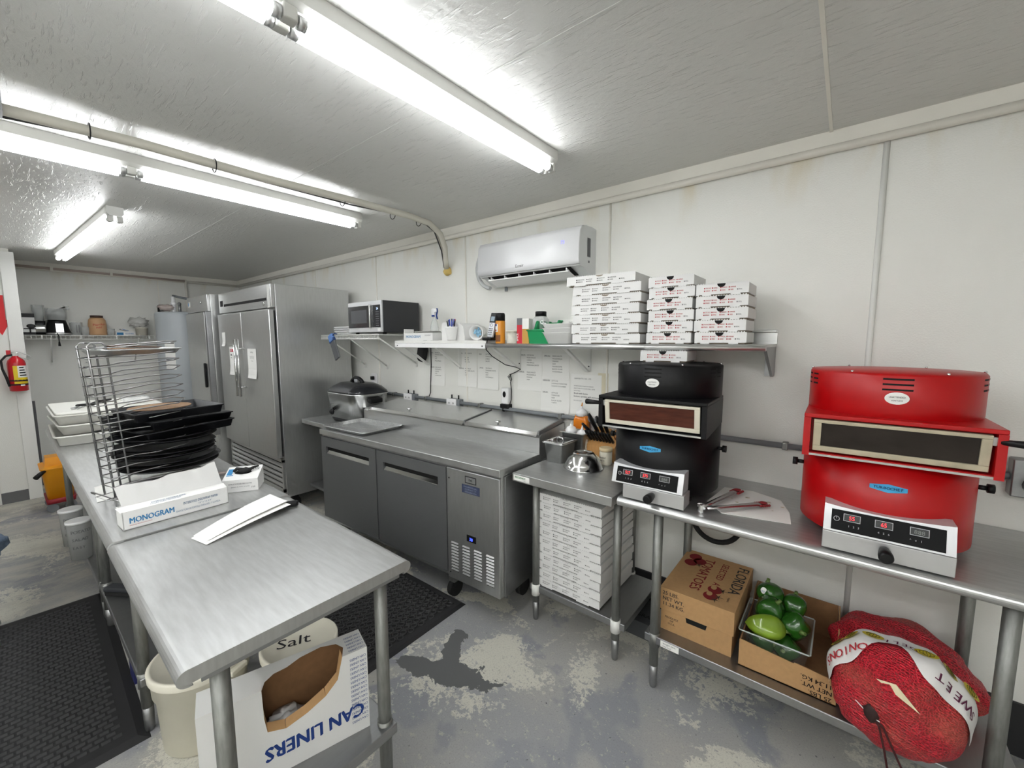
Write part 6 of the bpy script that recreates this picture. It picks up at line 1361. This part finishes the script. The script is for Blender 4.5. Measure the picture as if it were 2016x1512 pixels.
for (x, y, lb) in ((-3.75, -2.128, 'in front of its twin'), (-4.05, -2.14, 'half hidden behind its twin')):
    t = thing('deli_tub', 'printed white deli tub on the undershelf below the dough boxes, %s' % lb, 'tub', (x, y, .2205), 0, 'printed deli tubs')
    MB(CT).lathe([(.05, 0), (.058, .23), (.058, .24)], (x, y, .2205), 26).build('tub', t); MB(WPLAST).lathe([(.061, .235), (.061, .25), (.055, .252)], (x, y, .2205), 26).build('lid', t)
    m = MB(INKG)
    for j, s in enumerate(('POTATO', 'SALAD', 'EASY')): 
        for i, ch in enumerate(s): a = R(-36+15*i); m.text(ch, .028-.003*j, (x+.0585*cos(a), y+.0585*sin(a), .40-.05*j), (-sin(a), cos(a), 0), (0, 0, 1), 'C', True, off=.0015)
    m.build('printed_name', t)
# ---------------------------------------------------------------- mop bucket
t = thing('mop_bucket', 'yellow mop bucket with red base and wringer by the partition', 'bucket', (-5.85, -2.11, 0))
YEL = mat('bucket_yellow', (228, 152, 18), .4)
MB(YEL).rloft([(.13, .15, .085, .03), (.40, .175, .105, .035), (.42, .185, .115, .04), (.43, .185, .115, .04)], (-5.86, -2.10), 5).build('bucket', t)
w = MB(YEL).prism([(-5.99, -2.18, .43), (-5.78, -2.18, .43), (-5.80, -2.17, .51), (-5.97, -2.17, .51)], (0, .14, 0)); w.build('wringer', t)
MB(BLACKP).tube([(-5.70, -2.17, .42), (-5.66, -2.21, .40), (-5.62, -2.245, .375)], [.008, .018, .02], 10).build('wringer_handle', t)
MB(mat('base_red', (150, 34, 44), .5)).rloft([(.085, .16, .095, .03), (.13, .165, .1, .03)], (-5.86, -2.10), 5).build('base', t)
for x in (-5.98, -5.74):
    for y in (-2.16, -2.04): MB(GREYP).tube([(x-.012, y, .04), (x+.012, y, .04)], .04, 12).box(x-.015, x+.015, y-.012, y+.012, .06, .088).build('caster', t)
# ---------------------------------------------------------------- extinguisher and arrow on the partition
t = thing('fire_extinguisher', 'red fire extinguisher hung on the partition edge', 'extinguisher', (-6.32, -2.255, 1.3))
ec = (-6.315, -2.262)
EX = mat('extinguisher_red', (196, 18, 34), .3, coat=.4)
MB(EX).lathe([(.05, 0), (.062, .006), (.062, .27), (.055, .30), (.035, .325), (.022, .335), (.02, .345)], (ec[0], ec[1], 1.12), 28).build('cylinder', t)
MB(CHROME).box(ec[0]-.018, ec[0]+.018, ec[1]-.02, ec[1]+.02, 1.462, 1.50, .004).prism([(ec[0]-.008, ec[1]-.03, 1.50), (ec[0]-.008, ec[1]+.02, 1.51), (ec[0]-.008, ec[1]+.095, 1.465), (ec[0]-.008, ec[1]+.10, 1.455), (ec[0]-.008, ec[1]+.02, 1.495)], (.016, 0, 0)).prism([(ec[0]-.008, ec[1]-.01, 1.475), (ec[0]-.008, ec[1]+.08, 1.43), (ec[0]-.008, ec[1]+.085, 1.42), (ec[0]-.008, ec[1]-.01, 1.463)], (.016, 0, 0)).build('valve_handle', t)
MB(EX).box(ec[0]-.03, ec[0]-.004, ec[1]-.055, ec[1]-.025, 1.47, 1.52, .003).build('bracket_tag', t)
MB(BLACKR).tube([(ec[0]+.01, ec[1]-.02, 1.475), (ec[0]+.015, ec[1]-.06, 1.465), (ec[0]+.02, ec[1]-.092, 1.42), (ec[0]+.02, ec[1]-.09, 1.34), (ec[0]+.025, ec[1]-.07, 1.25), (ec[0]+.03, ec[1]-.06, 1.17)], [.009, .009, .009, .009, .011, .008], 8).build('hose', t)
m = MB(mat('label_yellow', (226, 196, 30), .4)); cc = (ec[0], ec[1], 1.12)
band(m, cc, .0628, .11, .25, R(-25), R(75)); m.use(PAPER); band(m, cc, .0631, .135, .25, R(2), R(75)); m.use(INK); band(m, cc, .0633, .098, .112, R(-60), R(80)); band(m, cc, .0633, .058, .072, R(-60), R(80)); m.use(MATS['label_yellow']); band(m, cc, .0633, .074, .096, R(-25), R(80)); m.use(PAPER); band(m, cc, .0633, .052, .066, R(10), R(38))
m.use(INK)
for i, z in enumerate((.15, .175, .20, .225)): band(m, cc, .0634, z, z+.012, R(12), R(60-6*i))
m.build('instruction_label', t)
one('wall_bracket', MB(STEELD).box(PX+.0005, ec[0]-.061, ec[1]-.02, ec[1]+.02, 1.20, 1.30), 'small steel bracket holding the red extinguisher', 'bracket', (PX+.02, ec[1], 1.25))
ax = PX+.001; ay = -2.312
one('arrow_sign', MB(mat('arrow_red', (206, 30, 36), .5)).prism([(ax, ay-.045, 2.05), (ax, ay+.022, 2.05), (ax, ay+.022, 1.815), (ax, ay+.055, 1.815), (ax, ay-.012, 1.665), (ax, ay-.085, 1.815), (ax, ay-.045, 1.815)], (.003, 0, 0)), 'red downward arrow sign on the partition above the extinguisher', 'sign', (ax, ay, 1.85))
# ---------------------------------------------------------------- mats
t = thing('floor_mat', 'black ribbed anti fatigue mat beside the worktable island and the navy stool', 'mat', (-2.9, -2.55, 0), R(0))
F_ = MX.Translation((-2.105, -2.095, 0)) @ MX.Rotation(R(-1.5), 4, 'Z')
MATB = mat('mat_rubber_black', (34, 34, 35), .7); MATR = mat('mat_rubber_nubs', (40, 40, 41), .6)
LX, LY = 1.52, .92
def mat_pt(x, y, z): return F_ @ V((-x-.33*y*.0, -y, z)) + V((0, 0, 0))
m = MB(MATB); b_ = .06
m.hexa([mat_pt(LX, LY, .0005), mat_pt(0, LY, .0005), mat_pt(0, 0, .0005), mat_pt(LX, 0, .0005), mat_pt(LX-b_*.6, LY-b_*.6, .012), mat_pt(b_*.6, LY-b_*.6, .012), mat_pt(b_*.6, b_*.6, .012), mat_pt(LX-b_*.6, b_*.6, .012)])
m.build('mat_base', t)
m = MB(MATR); nx, ny = 46, 22
for i in range(nx):
    for j in range(ny):
        x = .09+(LX-.18)*i/(nx-1); y = .09+(LY-.18)*(j+.5*(i % 2))/ny; c = mat_pt(x, y, .0122)
        m.prism([c+V((-.011, -.013, 0)), c+V((.009, -.013, 0)), c+V((.0, -.013, .006))], (0, .026, 0))
o = m.build('raised_ribs', t); o['kind'] = 'stuff'
t = thing('floor_mat', 'black perforated rubber mat in front of the prep table', 'mat', (-2.5, -1.1, 0))
F2 = MX.Translation((-1.712, -.690, 0)) @ MX.Rotation(R(1.2), 4, 'Z')
def honeycomb(m, F, LX, LY, b, cell, zt_):
    P = lambda x, y, z: F @ V((-x, -y, z))
    for q in ((0, LX, 0, b), (0, LX, LY-b, LY), (0, b, b, LY-b), (LX-b, LX, b, LY-b)):
        m.hexa([P(q[1], q[3], .0005), P(q[0], q[3], .0005), P(q[0], q[2], .0005), P(q[1], q[2], .0005), P(q[1]-(.02 if q[1] == LX else 0), q[3]-(.02 if q[3] == LY else 0), zt_), P(q[0]+(.02 if q[0] == 0 else 0), q[3]-(.02 if q[3] == LY else 0), zt_), P(q[0]+(.02 if q[0] == 0 else 0), q[2]+(.02 if q[2] == 0 else 0), zt_), P(q[1]-(.02 if q[1] == LX else 0), q[2]+(.02 if q[2] == 0 else 0), zt_)])
    nx = int((LX-2*b)/cell); dyc = cell*.866; ny = int((LY-2*b)/dyc)
    return [(b+cell*(i+.5+.5*(j % 2)), b+dyc*(j+.5)) for j in range(ny) for i in range(nx) if b+cell*(i+.5+.5*(j % 2)) < LX-b-cell*.3], P
m = MB(MATB); pts, P = honeycomb(m, F2, 1.52, .92, .05, .042, .013)
m.build('mat_border', t)
m = MB(MATB).hexa([P(1.475, .875, .0007), P(.045, .875, .0007), P(.045, .045, .0007), P(1.475, .045, .0007), P(1.475, .875, .004), P(.045, .875, .004), P(.045, .045, .004), P(1.475, .045, .004)]).use(mat('mat_ring_rubber', (48, 48, 49), .5))
for x, y in pts:
    c = P(x, y, 0); n = 9
    m.loft([[c+V((rr*cos(2*pi*k/n), rr*sin(2*pi*k/n), zz)) for k in range(n)] for rr, zz in ((.0205, .0042), (.0195, .013), (.0145, .013), (.0140, .0045))], True, False)
o = m.build('ring_grid', t); o['kind'] = 'stuff'
# ---------------------------------------------------------------- denim at the frame edge
t = thing('stool', 'dark navy stool mostly outside the left edge of the view', 'stool', (-3.5, -2.62, 0))
NV = mat('stool_navy', (26, 30, 62), .6); sc_ = (-3.5, -2.622)
MB(NV).lathe([(.17, .495), (.18, .505), (.18, .535), (.17, .545)], (sc_[0], sc_[1], 0), 28).build('seat', t)
for a in (45, 135, 225, 315): MB(STEELD).tube([(sc_[0]+.19*cos(R(a)), sc_[1]+.19*sin(R(a)), 0.013), (sc_[0]+.12*cos(R(a)), sc_[1]+.12*sin(R(a)), .497)], .012, 8).build('leg', t)
DEN = mat('washed_denim', (98, 114, 134), .85, noise=(50, .3), bump=(220, .4))
m = MB(DEN); rings = []
for i in range(9):
    f = i/8; ring = []
    for k in range(40):
        a = 2*pi*k/40; fold = 1+.05*sin(9*a)*f+.03*sin(17*a+1)*f
        rr = (.02+.185*min(1, f*1.6))*fold; z = .552 if f < .6 else .552-(f-.6)/.4*.075*(1+.5*sin(3*a))
        ring.append((sc_[0]+rr*cos(a), sc_[1]+rr*sin(a), z+.03*(1-f)**2+.01*sin(5*a+4*f)))
    rings.append(ring)
m.loft(rings, True, False)
one('denim_cloth', m, 'blue denim cloth draped at the far left edge of the view', 'cloth', (sc_[0], sc_[1], .5))
